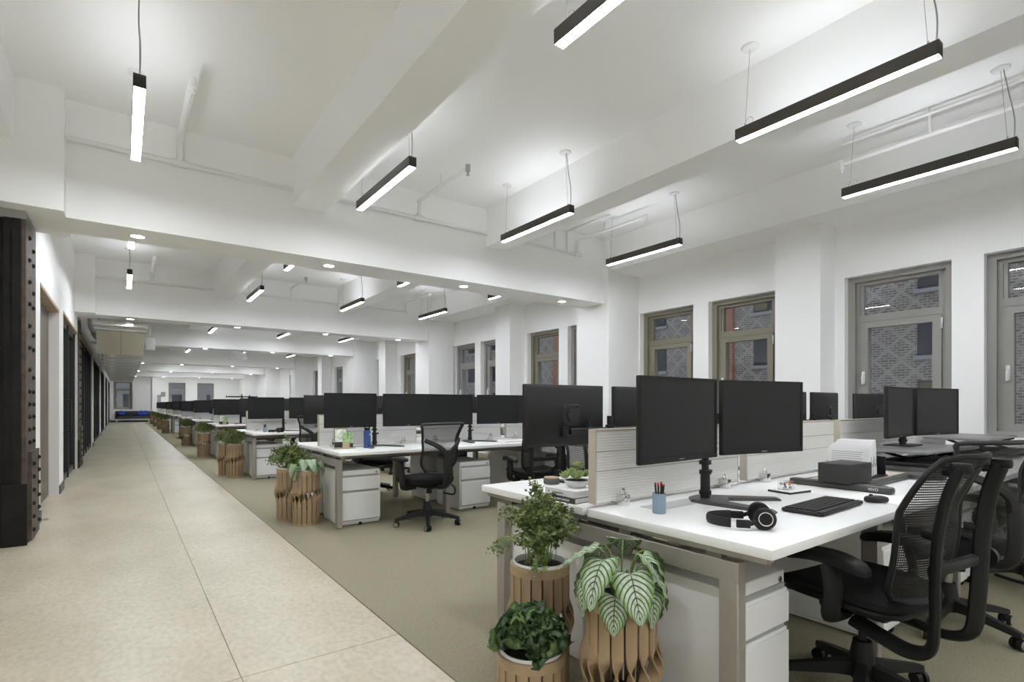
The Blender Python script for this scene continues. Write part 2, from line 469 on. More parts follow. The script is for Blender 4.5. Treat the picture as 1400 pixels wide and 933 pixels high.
def window(y0, y1, x, fm, rot=False, label=''):
    """frame in the wall opening: local u along the wall, depth d outwards"""
    NWIN[0] += 1
    w, h = y1 - y0, HEAD - SILL
    t = bpy.data.objects.new('window_%d' % NWIN[0], None); C.objects.link(t)
    struct(t, label, 'window')
    if rot: t.location = (y0, x, SILL); t.rotation_euler = (0, 0, 0)
    else: t.location = (x, y1, SILL); t.rotation_euler = (0, 0, -pi / 2)
    # local: x along wall 0..w, y depth (outwards +), z up
    k = ('win', round(w, 2))
    def outer(g):
        for (a, b, c, d) in ((0, .075, 0, h), (w - .075, w, 0, h), (.07, w - .07, h - .06, h), (.07, w - .07, 0, .06)):
            g.box(a, b, .10, .27, c, d)
        for (a, b, c, d) in ((.075, .115, .05, h - .05), (w - .115, w - .075, .05, h - .05), (.11, w - .11, h - .10, h - .06)):
            g.box(a, b, .15, .25, c, d)
    P('outer_frame', k + ('o',), outer, fm, t, smooth=False)
    zt = 1.31
    P('transom', k + ('t',), lambda g: g.box(.115, w - .115, .145, .25, zt, zt + .085), fm, t, smooth=False)
    def sash(g):
        for (a, b, c, d) in ((.118, .20, .06, zt - .005), (w - .20, w - .118, .06, zt - .005), (.20, w - .20, zt - .075, zt - .005), (.20, w - .20, .06, .135)):
            g.box(a, b, .13, .22, c, d)
    P('casement_sash', k + ('s',), sash, fm, t, smooth=False)
    def bead(g):
        for (a, b, c, d) in ((.117, .15, zt + .085, h - .10), (w - .15, w - .117, zt + .085, h - .10)): g.box(a, b, .16, .22, c, d)
    P('glazing_bead', k + ('b',), bead, fm, t, smooth=False)
    P('pane', k + ('p1',), lambda g: g.box(.19, w - .19, .185, .191, .12, zt - .06), 'glass', t, smooth=False)
    P('pane', k + ('p2',), lambda g: g.box(.12, w - .12, .185, .191, zt + .08, h - .09), 'glass', t, smooth=False)
    def hd(g):
        g.box(.142, .172, .105, .13, .57, .72, r=.004); g.box(.146, .168, .075, .106, .56, .66, r=.006); g.cyl((.157, .11, .68), (.157, .085, .68), .012)
    P('handle', k + ('h',), hd, 'pot_white', t)
    P('hinge', k + ('g',), lambda g: g.box(w - .125, w - .105, .118, .135, zt - .16, zt - .04, r=.004), 'alu', t)
for i, (a, b) in enumerate(wins):
    if i < 2: l = 'grey framed casement window in the bay without desks, %s from the end wall' % ORD[i + 1]
    else: l = 'tall grey framed window with hinged casement, %s along the pier wall' % (ORD[i - 1] if i < 12 else str(i - 1) + 'th')
    olive = i in (4, 5, 7, 10, 11)
    window(a, b, XW, 'frame_olive' if olive else 'frame_grey', label=l)
FW = [(-.51, .52), (2.57, 3.59), (4.30, 5.35)]
def fw(g):
    x = -3.6
    for a, b in FW:
        g.box(x, a, Y1, Y1 + .3, 0, ZC); g.box(a, b, Y1, Y1 + .3, 0, SILL); g.box(a, b, Y1, Y1 + .3, HEAD, ZC); x = b
    g.box(x, 7.0, Y1, Y1 + .3, 0, ZC)
wall_far = struct(P('wall_far', None, fw, 'paint', smooth=False), 'white end wall behind the dark sofa with three windows', 'wall')
P('pilaster', None, lambda g: g.box(1.62, 1.9, Y1 - .3, Y1 + .02, 0, ZC), 'paint', wall_far, smooth=False)
for i, (a, b) in enumerate(FW):
    window(a, b, Y1, 'frame_grey', rot=True, label=['window in the end wall directly above the dark sofa', 'middle window of the end wall, next to the sofa window', 'window of the end wall nearest the pier wall'][i])
struct(P('baseboard_far', None, lambda g: (g.box(-.68, 1.6, Y1 - .015, Y1 + .005, 0, .1), g.box(1.92, 6.9, Y1 - .015, Y1 + .005, 0.007, .1)), 'black_frame', smooth=False), 'black baseboard along the end wall', 'baseboard')
struct(P('wall_near', None, lambda g: g.box(-3.6, 7.3, Y0 - .2, Y0, 0, ZC), 'paint', smooth=False), 'plain white wall at the other end of the room', 'wall')

# corridor wall with openings: (y0, y1, head)
OP = [(7.2, 9.15, 2.42), (9.8, 12.62, 2.50), (13.45, 18.7, 2.60), (19.3, 25.0, 2.60), (25.6, 31.2, 2.6), (31.8, 37.4, 2.6), (38.0, 43.6, 2.6)]
def lw(g):
    y = 6.12
    g.box(-1.9, -1.7, Y0, 6.12, 0, ZC)
    for a, b, h in OP:
        g.box(XL - .2, XL, y, a, 0, ZC); g.box(XL - .2, XL, a, b, h, ZC); y = b
    g.box(XL - .2, XL, y, Y1 + .1, 0, ZC)
wall_left = struct(P('wall_left', None, lw, 'paint', smooth=False), 'white corridor wall with door openings and glass fronts', 'wall')
for a, b, h in OP[:3]:
    P('opening_lining', None, lambda g: (g.box(XL - .2, XL + .006, a, b, h - .025, h + .012), ), 'wood_trim', wall_left, smooth=False)
    P('opening_lining', None, lambda g: (g.box(XL - .195, XL + .004, b - .012, b, 0, h - .02), ), 'pinkish', wall_left, smooth=False)
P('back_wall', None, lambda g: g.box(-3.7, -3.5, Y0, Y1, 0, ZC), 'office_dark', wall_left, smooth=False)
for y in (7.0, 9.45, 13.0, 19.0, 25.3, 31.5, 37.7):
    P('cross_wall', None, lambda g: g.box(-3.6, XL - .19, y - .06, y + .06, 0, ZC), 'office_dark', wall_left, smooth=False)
bl = bpy.data.objects.new('baseboard_left', None); C.objects.link(bl); struct(bl, 'black baseboard along the corridor wall', 'baseboard')
prev = 6.62
for a, b, h in OP + [(Y1, Y1, 0)]:
    if a - prev > .2: P('board', None, lambda g: g.box(XL - .005, XL + .014, prev + .02, a - .02, 0, .11), 'black_frame', bl, smooth=False)
    prev = b
# door 1: plain dark sliding leaf
d1 = bpy.data.objects.new('door_1', None); C.objects.link(d1); struct(d1, 'dark brown flush sliding door beside the riveted column', 'door')
P('leaf', None, lambda g: g.box(XL - .15, XL - .10, 7.22, 9.12, .012, 2.39, r=.004), 'dark_door', d1, smooth=False)
P('door_stop', None, lambda g: g.box(XL - .16, XL - .06, 7.2, 7.26, 0, 2.39), 'black_frame', d1, smooth=False)
P('floor_guide', None, lambda g: g.box(XL - .1, XL + .06, 7.2, 7.28, 0, .012), 'wood_trim', d1, smooth=False)
def glazed(nm, y0, y1, h, label, n, door=None):
    t = bpy.data.objects.new(nm, None); C.objects.link(t); struct(t, label, 'glass front')
    x0, x1 = XL - .12, XL - .05
    def fr(g):
        g.box(x0, x1, y0 + .005, y1 - .012, h - .12, h - .028); g.box(x0, x1, y0 + .005, y1 - .012, .004, .09)
    P('rail', None, fr, 'black_frame', t, smooth=False)
    for i in range(n + 1):
        y = y0 + .04 + (y1 - y0 - .09) * i / n
        P('mullion', None, lambda g: g.box(x0 - .01, x1 + .02, y - .035, y + .035, .004, h - .03), 'black_frame', t, smooth=False)
    for i in range(n):
        a = y0 + .04 + (y1 - y0 - .09) * i / n + .035; b = y0 + .04 + (y1 - y0 - .09) * (i + 1) / n - .035
        P('pane', None, lambda g: g.box(x0 + .03, x0 + .038, a, b, .085, h - .115), 'glass_office', t, smooth=False)
    if door is not None:
        y = y0 + door
        P('pull_handle', None, lambda g: g.tube(spline([(x1, y, .78), (x1 + .07, y, .78), (x1 + .085, y, .80), (x1 + .085, y, 1.22), (x1 + .07, y, 1.24), (x1, y, 1.24)], 4), .014), 'black_frame', t)
glazed('door_2', 9.8, 12.62, 2.50, 'black framed glass door with a long pull handle', 2, .75)
glazed('trim_1', 13.45, 18.7, 2.60, 'dark glass office front just past the second riveted column', 5)
for i, (a, b, h) in enumerate(OP[3:]):
    glazed('trim_%d' % (i + 2), a, b, h, 'black mullioned glass office front, %s before the sofa wall' % ORD[4 - i], 5)

# riveted steel columns
def column(y0, label, near):
    t = thing('steel_column', label, 'column', (XL, y0, 0), 0, 'riveted columns along the corridor')
    # local: x towards corridor, y along corridor 0..0.6
    P('web_plate', 'colweb', lambda g: g.box(-.9, -.055, .05, .075, .02, ZS - .02), 'iron', t, smooth=False)
    def ang(g):
        g.box(-.065, -.005, .0, .05, .0, ZS - .07); g.box(-.12, -.06, .02, .052, .0, ZS - .07)
    P('corner_angle', 'colang', ang, 'iron', t, smooth=False)
    P('corner_angle', 'colang2', lambda g: (g.box(-.065, -.005, .57, .62, .0, ZS - .07),), 'iron', t, smooth=False)
    P('flange_plate', 'colfl', lambda g: g.box(-.012, .022, .0, .62, .0, ZS - .04), 'iron_face', t, smooth=False)
    P('cap_plate', 'colcap', lambda g: g.box(-.14, .022, -.002, .625, ZS - .07, ZS + .005), 'cap_plate', t, smooth=False)
    P('splice_plate', 'colsp', lambda g: (g.box(.022, .05, .09, .60, .02, .78),), 'iron_face', t, smooth=False)
    P('splice_plate', 'colsp2', lambda g: (g.box(-.125, .03, -.014, .0, .0, .52),), 'iron', t, smooth=False)
    def rv(g): g.lathe([(.0201, 0), (.0195, .007), (.015, .015), (.007, .02), (.001, .021)], 10)
    def rivet(x, y, z, rot): P('rivet', 'rivet', rv, 'iron', t, (x, y, z), rot)
    if near:
        z = .86
        while z < 1.24:
            for y in (.16, .42): rivet(.022, y, z, (0, pi / 2, 0))
            z += .11
        z = 1.3; k = 0
        while z < 2.72:
            rivet(.022, .16, z, (0, pi / 2, 0)); rivet(.022, .40, z - .06 * (k % 2), (0, pi / 2, 0)); z += .19; k += 1
        z = .10
        while z < .75:
            for y in (.16, .50): rivet(.05, y, z + (.03 if y > .3 else 0), (0, pi / 2, 0))
            z += .115
        P('bolt_plate', 'cboltp', lambda g: g.box(-.40, -.16, .03, .05, .36, .56), 'iron_face', t, smooth=False)
        for z in (.42, .50): P('bolt', 'cbolt', lambda g: g.cyl((0, 0, 0), (0, -.02, 0), .022, seg=8), 'iron', t, (-.20, .03, z))
        P('base_shoe', 'cshoe', lambda g: g.box(-.9, -.12, .0, .052, .0, .06), 'iron', t, smooth=False)
    else:
        for k in range(12):
            for y in (.14, .46): rivet(.022, y, .9 + k * .15, (0, pi / 2, 0))
        for k in range(6): rivet(.05, .16, .1 + k * .115, (0, pi / 2, 0))
column(6.02, 'dark riveted steel column beside the brown sliding door', True)
column(12.72, 'dark riveted steel column beside the long pull handle door', False)

# sprinkler pipes
def pipes(b, nb, label):
    t = thing('sprinkler_pipe', label, 'pipe', (0, b - .265, 3.5), 0, 'white sprinkler pipes on the beams')
    def main(g, xs): 
        for a, c in xs: g.cyl((a, -.045, 0), (c, -.045, 0), .024)
    for a, c in ((-.42, 1.475), (1.83, 3.985), (4.31, 5.72)):
        P('main_pipe', None, lambda g: g.cyl((a, -.045, 0), (c, -.045, 0), .024), 'paint_pipe', t)
    for k, x in enumerate((.44, 2.96, 5.66)):
        L = 1.2 if k < 2 else 1.35
        P('riser', ('rise', k), lambda g: g.tube(spline([(x, -.045, 0), (x, -.05, .15), (x, -.07, .2), (x, -.12, .215), (x, -L, .215)], 4), (.02 if k else .03)), 'paint_pipe', t)
        P('tee', ('tee', k), lambda g: (g.cyl((x - .06, -.045, 0), (x + .06, -.045, 0), .034), g.cyl((x, -.045, 0), (x, -.045, .05), .032)), 'paint_pipe', t)
        def hd(g):
            g.cyl((x, -L, .24), (x, -L, .17), .027); g.cyl((x, -L, .17), (x, -L, .135), .009); g.cyl((x, -L, .135), (x, -L, .13), .02)
        P('sprinkler_head', ('head', k), hd, 'paint_pipe' if k != 1 else 'steel', t)
        P('hanger', ('hang', k), lambda g: g.cyl((x, -.6, .2), (x, -.6, .36), .006), 'paint_pipe', t)
    if nb == 0:
        P('conduit', None, lambda g: (g.tube(spline([(5.45, -.03, .02), (5.45, -.03, .30), (5.45, -.06, .325), (5.45, -.9, .325)], 4), .012), g.cyl((5.2, -.03, 0), (5.2, -.03, .3), .012)), 'paint_pipe', t)
for i in (1, 2, 3): pipes(BC[i], i - 1, 'white sprinkler pipe with branches, on the %s beam from the sofa' % ORD[7 - i])
# the run above the window aisle
t = thing('sprinkler_pipe', 'white sprinkler pipe hanging along the window side near the pier', 'pipe', (5.85, 0, 3.62), 0, 'white sprinkler pipes on the beams')
P('main_pipe', None, lambda g: g.cyl((0, .3, 0), (0, 2.35, 0), .022), 'paint_pipe', t)
P('main_pipe', None, lambda g: g.cyl((-.05, .3, .17), (-.05, 2.3, .17), .018), 'paint_pipe', t)
for y in (.8, 1.6): P('hanger', None, lambda g: g.cyl((-.02, y, 0), (-.02, y, .23), .01), 'paint_pipe', t)
P('sprinkler_head', None, lambda g: (g.cyl((0, 2.33, .02), (0, 2.33, -.07), .026), g.cyl((0, 2.33, -.07), (0, 2.33, -.1), .01)), 'paint_pipe', t)

# duct
t = thing('air_duct', 'shiny galvanised rectangular air duct hung over the corridor', 'duct', (0, 0, 0))
ye = 12.78
def dsec(g, a, b, z0=2.62, z1=3.12): g.box(-.42, .345, a, b, z0, z1, r=.012, seg=1)
def quad(y, z0, z1, x0=-.43, x1=.36): return [Vector((x0, y, z0)), Vector((x1, y, z0)), Vector((x1, y, z1)), Vector((x0, y, z1))]
P('collar', None, lambda g: g.ring_loft([quad(12.89, 2.72, 2.815, -.47, .41), quad(13.12, 2.69, 2.815)]), 'duct', t, smooth=False)
P('sloped_end', None, lambda g: g.ring_loft([quad(13.14, 2.685, 2.815), quad(14.05, 2.25, 2.815)]), 'duct', t, smooth=False)
P('flange', None, lambda g: g.ring_loft([quad(13.105, 2.66, 2.817, -.455, .385), quad(13.15, 2.64, 2.817, -.455, .385)]), 'duct_seam', t, smooth=False)
P('standing_seam', None, lambda g: g.ring_loft([[v + Vector((0, 0, -.003)) for v in quad(13.16, 2.67, 2.70, -.04, -.03)], [v + Vector((0, 0, -.004)) for v in quad(14.04, 2.25, 2.28, -.04, -.03)]]), 'duct_seam', t, smooth=False)
y = 14.07; k = 0
while y < 28.5:
    L = 1.2
    P('duct_section', 'ductsec', lambda g: g.box(-.43, .36, .012, L - .012, 0, .565, r=.012, seg=1), 'duct', t, (0, y, 2.25), smooth=False)
    P('flange', 'ductfl', lambda g: g.box(-.455, .385, -.016, .016, -.022, .568), 'duct_seam', t, (0, y + L, 2.25), smooth=False)
    y += L; k += 1
P('end_box', None, lambda g: g.box(-.36, .29, y + .02, y + .5, 2.3, 2.78, r=.01, seg=1), 'duct_seam', t, smooth=False)
for yy in (15.1, 20.2, 22.6, 27.1):
    for xx in (-.436, .354): P('hanger_strap', None, lambda g: g.box(xx, xx + .012, yy, yy + .04, 2.5, ZC), 'duct_seam', t, smooth=False)
for (yy, s) in ((14.4, 1), (15.4, 0)):
    P('insulated_collar', None, lambda g: g.tube(spline([(-.43, yy, 2.72), (-.47, yy, 2.73), (-.53, yy + .05, 2.85), (-.54, yy + .1, 3.1)], 4), .07, seg=14), 'duct_seam', t)
# boxes hanging from the beams
bx = thing('exit_sign', 'blank white hanging box sign beyond the third beam', 'sign', (2.95, 18.35, 2.59))
P('sign_box', None, lambda g: g.box(-.19, .19, -.03, .03, 0, .22, r=.004), 'paint_pipe', bx)
P('mount', None, lambda g: g.box(-.06, .06, -.02, .02, .22, ZC - 2.58), 'paint_pipe', bx, smooth=False)
bx = thing('wall_speaker', 'small white box speaker mounted beside the air duct', 'speaker', (.50, 14.6, 2.42))
P('cabinet', None, lambda g: g.box(-.09, .09, -.08, .08, 0, .27, r=.01), 'paint_pipe', bx)
P('bracket', None, lambda g: g.box(-.02, .02, -.02, .02, .27, ZC - 2.42), 'paint_pipe', bx, smooth=False)

# pendant lamps
LX = [.085, 1.955, 3.76, 5.60]
def pendant(x, y, label):
    L = 1.24; ch = ZC - 3.18
    t = thing('pendant_lamp', label, 'lamp', (x, y, 3.18), 0, 'linear pendant lamps under the ceiling')
    def hs(g):
        g.box(-.034, .034, -L / 2, -L / 2 + .004, 0, .085); g.box(-.034, .034, L / 2 - .004, L / 2, 0, .085)
        g.box(-.034, -.031, -L / 2, L / 2, 0, .085); g.box(.031, .034, -L / 2, L / 2, 0, .085); g.box(-.032, .032, -L / 2, L / 2, .012, .07)
    P('housing', 'lamp_h', hs, 'bronze', t, smooth=False)
    P('lower_diffuser', 'lamp_d', lambda g: g.box(-.030, .030, -L / 2 + .005, L / 2 - .005, .001, .011), 'lamp_down', t, smooth=False)
    P('upper_diffuser', 'lamp_u', lambda g: g.box(-.030, .030, -L / 2 + .005, L / 2 - .005, .071, .080), 'lamp_up', t, smooth=False)
    for s in (-1, 1):
        P('suspension_wire', ('lamp_w', s), lambda g: (g.cyl((0, s * .56, .08), (0, s * .52, ch), .0016, seg=6), g.cyl((0, s * .56, .08), (0, s * .56, .115), .006, seg=8)), 'wire', t)
        P('canopy', ('lamp_c', s), lambda g: g.lathe([(.062, 0), (.062, -.008), (.055, -.016), (.002, -.018)], 20, (0, s * .52, ch)), 'paint_pipe', t)
    P('power_cord', 'lamp_p', lambda g: g.tube(spline([(0, -.6, .08), (.004, -.60, .25), (-.004, -.57, .45), (0, -.535, ch)], 5), .0045, seg=6), 'wire', t)
    P('cord_coil', 'lamp_k', lambda g: g.tube([(.0, .56 - .035 + .03 * cos(a * pi / 8), .12 + .03 * sin(a * pi / 8)) for a in range(16)], .0022, seg=5, closed=True), 'wire', t)
lampY = [[-4.9, -1.7], [1.60, 4.68], [7.72, 10.63], [13.55, 16.35], [19.6, 23.1], [27.0, 30.1], [33.1, 36.2], [39.3, 42.2]]
cn = ['over the corridor', 'over the aisle desks', 'over the middle desks', 'along the window piers']
for k, l in enumerate(lampY):
    for j, y in enumerate(l):
        for i, x in enumerate(LX):
            if i == 0 and k >= 3: continue
            pendant(x, y, 'black linear pendant lamp %s, %s one, %s bay from the sofa' % (cn[i], 'farther' if j == 0 else 'nearer', ORD[8 - k]))
for k, b in enumerate(BC[:-1]):
    for i, x in enumerate((.114, 1.95, 3.79, 5.60)):
        if k == 0: continue
        if i == 0 and k >= 3: x = .62
        t = thing('downlight', 'small round recessed downlight %s, on the %s beam from the sofa' % (cn[i], ORD[7 - k]), 'downlight', (x, b, ZS), 0, 'downlights in the beams')
        P('trim_ring', 'dl_r', lambda g: g.lathe([(.075, .0), (.074, -.005), (.056, -.006), (.054, .0)], 20), 'paint_pipe', t)
        P('lens', 'dl_l', lambda g: g.lathe([(.055, .0), (.054, -.0035), (.002, -.0038)], 20), 'spot', t)

# building across the street
FX = 30.0
t = thing('brick_building', 'brown patterned brick building across the street', 'building', (FX, 0, 0))
P('facade', None, lambda g: g.box(0, 6, -30, 90, -25, 40), 'far_brick', t, smooth=False)
for y in (17.9, 33.0): P('red_pier', None, lambda g: g.box(-.25, .1, y, y + 1.5, -25, 40), 'red_brick', t, smooth=False)
cols = [y for y in range(-26, 80, 4)]
for zi in range(-2, 4):
    for y in cols:
        yy = y + .9
        if min(abs(yy + .9 - 18.6), abs(yy + .9 - 33.7)) < 2.3: continue
        if zi not in (-1, 0, 1, 2) or yy > 48 or yy < -6: continue
        o = P('window_recess', 'fwin', lambda g: g.box(-.02, .3, 0, 1.8, 0, 1.95), 'out_frame', t, (0, yy, 3.4 + zi * 3.1 + .05), smooth=False)
        P('pane', 'fpane', lambda g: g.box(-.05, -.02, .1, .86, .12, 1.85), 'pane_dark', o, smooth=False)
        P('pane', 'fpane2', lambda g: g.box(-.05, -.02, .94, 1.7, .12, 1.85), 'pane_warm' if (int(yy) + zi) % 5 == 0 else 'pane_dark', o, smooth=False)
        P('sill', 'fsill', lambda g: g.box(-.2, .05, -.12, 1.92, -.18, 0), 'stone', t, (0, yy, 3.4 + zi * 3.1 + .05), smooth=False)
struct(P('ground', None, lambda g: g.box(7.4, 60, -60, 120, -25.5, -25), 'street', smooth=False), 'street far below outside the windows', 'street')
t = thing('brick_building', 'pale office building beyond the sofa wall windows', 'building', (0, 72, 0))
P('facade', None, lambda g: g.box(-25, 28, 0, 5, -25, 40), 'stone', t, smooth=False)
for zi in range(-1, 4):
    for x in range(-12, 20, 4):
        P('window_recess', 'fwin2', lambda g: g.box(0, 2.2, -.05, .3, 0, 2.0), 'pane_dark', t, (x, 0, zi * 3.3 + .3), smooth=False)
# ---------------------------------------------------------------- benches
DW, DT, BX = 1.21, .74, 1.606
RY = [.835 + 4.03 * n + .82 for n in range(10)]             # centre line of each bench
ND = [4, 3, 4, 4, 3, 4, 3, 3, 3, 3]
BN = ['book-stack bench', 'blue-bottle bench'] + ['%s bench from sofa' % ORD[10 - n] for n in range(2, 10)]
DN = ['aisle desk', 'second desk', 'third desk', 'fourth desk']
SD = {-1: 'side away from sofa', 1: 'sofa side'}
def bench(n):
    yc, nd = RY[n], ND[n]
    t = thing('bench_desk', 'long white bench desk with taupe legs, the ' + BN[n], 'desk', (BX, yc, 0), 0, 'bench desks in rows')
    for i in range(nd):
        for s in (-1, 1):
            P('worktop', ('wt', s), lambda g: g.box(.003, DW - .003, min(s * .82, s * .012), max(s * .82, s * .012), DT - .034, DT, r=.004), 'laminate', t, (i * DW, 0, 0))
    def leg(g, w=.05):
        for s in (-1, 1):
            g.box(0, w, s * .66 - .035, s * .66 + .035, .012, .60, r=.003, seg=1)
        g.box(0, w, -.695, .695, .595, .665, r=.003, seg=1)
        g.box(.004, w - .004, -.79, .79, .683, .7055)
    def foot(g): g.cyl((.025, 0, .004), (.025, 0, .014), .022, seg=12)
    for i in range(nd + 1):
        x = .022 if i == 0 else (nd * DW - .072 if i == nd else i * DW - .025)
        l = P('leg_frame', 'legf', leg, 'taupe', t, (x, 0, 0))
        for s in (-1, 1): P('levelling_foot', 'legft', foot, 'black', l, (0, s * .66, 0))
        for y in (-.6, -.2, .2, .6): P('standoff', 'stof', lambda g: g.box(.008, .042, -.03, .03, .664, .684), 'rail_dark', l, (0, y, 0), smooth=False)
    for y in (-.42, .42): P('support_beam', ('beam', nd), lambda g: g.box(.05, nd * DW - .05, -.025, .025, .645, .7055), 'taupe', t, (0, y, 0), smooth=False)
    P('cable_tray', ('tray', nd), lambda g: (g.box(.12, nd * DW - .12, -.1, .1, .60, .605), g.box(.12, nd * DW - .12, -.1, -.095, .60, .66), g.box(.12, nd * DW - .12, .095, .1, .60, .66)), 'rail_dark', t, smooth=False)
    for i in range(nd):
        for s in (-1, 1): P('cable_lid', 'lid', lambda g: g.box(.22, .62, -.05, .05, DT, DT + .0015), 'grey_plate', t, (i * DW, s * .17, 0), smooth=False)
    for i in range(nd):
        x0, x1 = .05, 1.165
        sc = P('privacy_screen', 'scr', lambda g: (g.box(x0, x1, -.017, .017, .755, 1.078), g.box(x0 - .002, x1 + .002, -.021, .021, 1.07, 1.08)), 'screen_edge', t, (i * DW, 0, 0), smooth=False)
        for k, (a, b) in enumerate(((.758, .893), (.898, .978), (.983, 1.068))):
            for s in (-1, 1):
                P('tile', ('tile', k, s), lambda g: g.box(x0 + .003, x1 - .003, min(s * .016, s * .022), max(s * .016, s * .022), a, b, r=.002, seg=1), 'ribbed', sc, smooth=False)
        for xx in (x0 - .004, x1): P('end_cap', 'scap', lambda g: g.box(0, .004, -.022, .022, .754, 1.08), 'screen_edge', sc, (xx, 0, 0), smooth=False)
        for cx in (.19, .99):
            def clamp(g):
                g.box(-.02, .02, -.075, -.024, DT, DT + .05, r=.004); g.box(-.022, .022, -.03, .03, DT - .002, DT + .008)
                g.tube([(0 + .014 * cos(a * pi / 8), -.05, DT + .05 + .022 * sin(a * pi / 8)) for a in range(9)], .005, seg=6)
            P('screen_clamp', 'clampA', clamp, 'chrome', t, (i * DW + cx, 0, 0))
    return t
for n in range(10): bench(n)

def pedestal(x, y, s, label):
    t = thing('drawer_pedestal', label, 'cabinet', (x, y, .006), 0 if s < 0 else pi, 'white drawer pedestals')
    w, d, h = .395, .55, .54
    P('body', 'pedb', lambda g: (g.box(0, w, .012, d, .03, h, r=.003, seg=1), g.box(.004, w - .004, .03, d - .02, .012, .04)), 'cabinet_white', t)
    P('recess', 'pedr', lambda g: g.box(.012, w - .012, .006, .013, .05, h - .045), 'cabinet_gap', t, smooth=False)
    for a, b in ((.06, .325), (.348, .475)):
        P('drawer', ('pedd', a), lambda g: (g.box(.01, w - .002, -.008, .008, a, b - .012, r=.002, seg=1), g.box(.01, w - .002, .001, .008, b - .013, b)), 'cabinet_white', t)
    P('lock', 'pedl', lambda g: g.cyl((w - .035, .013, h - .03), (w - .035, .007, h - .03), .011, seg=14), 'steel', t)
    for (cx, cy) in ((w / 2, .03), (.05, d - .06), (w - .05, d - .06)):
        P('caster', 'pedc', lambda g: (g.cyl((-.012, 0, .02), (.012, 0, .02), .0195, seg=12), g.box(-.008, .008, -.006, .006, .02, .045)), 'black', t, (cx, cy, 0))
for n in range(10):
    yc = RY[n]
    for i in range(ND[n] if n < 4 else 2):
        dx = .075 if i == 0 else .19
        for s in (-1, 1):
            if n == 0 and s == 1 and i > 1: continue
            x = BX + i * DW + dx + (0 if s < 0 else .395)
            pedestal(x, yc + s * .635, s, 'white two-drawer pedestal under %s, %s, %s' % (DN[i], SD[s], BN[n]))

# ---------------------------------------------------------------- monitors and stands
def monitor(x, y, zb, rz, label, wide=False, grp='black monitors on the desks'):
    w, h = (.56, .325) if wide else (.556, .357)
    t = thing('monitor', label, 'monitor', (x, y, zb), rz, grp)
    k = ('mon', wide)
    def hs(g):
        g.box(-w / 2, w / 2, 0, .02, 0, h, r=.004, seg=1)
        g.ring_loft([[Vector((sx * a, .02, h / 2 + sz * b)) for sx, sz in ((-1, -1), (1, -1), (1, 1), (-1, 1))] if False else [Vector((sx * a, yy, h / 2 + sz * b)) for sx, sz in ((-1, -1), (1, -1), (1, 1), (-1, 1))]
                     for a, b, yy in ((w / 2 - .004, h / 2 - .004, .019), (w / 2 - .02, h / 2 - .02, .028), (w / 2 - .11, h / 2 - .085, .055))])
    P('housing', k + ('h',), hs, 'charcoal_dark', t)
    def bz(g):
        b = .014
        g.box(-w / 2 + .001, w / 2 - .001, -.004, .002, h - b, h - .001); g.box(-w / 2 + .001, w / 2 - .001, -.004, .002, .001, .022)
        g.box(-w / 2 + .001, -w / 2 + b, -.004, .002, .022, h - b); g.box(w / 2 - b, w / 2 - .001, -.004, .002, .022, h - b)
    P('bezel', k + ('b',), bz, 'black', t, smooth=False)
    P('display', k + ('d',), lambda g: g.box(-w / 2 + .013, w / 2 - .013, -.001, .001, .021, h - .013), 'display', t, smooth=False)
    P('brand_mark', k + ('m',), lambda g: g.box(-.017, .017, -.0046, -.0038, .009, .0125), 'print_grey', t, smooth=False)
    P('vent_slot', k + ('v',), lambda g: g.box(-w * .36, w * .36, .0225, .0265, h - .026, h - .021), 'black_gloss', t, smooth=False)
    def vesa(g):
        g.box(-.058, .058, .052, .060, h / 2 - .058, h / 2 + .058, r=.003, seg=1); g.cyl((0, .058, h / 2), (0, .072, h / 2), .034, seg=20)
        for a in (-1, 1):
            for b in (-1, 1): g.cyl((a * .045, .058, h / 2 + b * .045), (a * .045, .066, h / 2 + b * .045), .007, seg=8)
    P('mounting_plate', k + ('p',), vesa, 'charcoal', t)
    return t
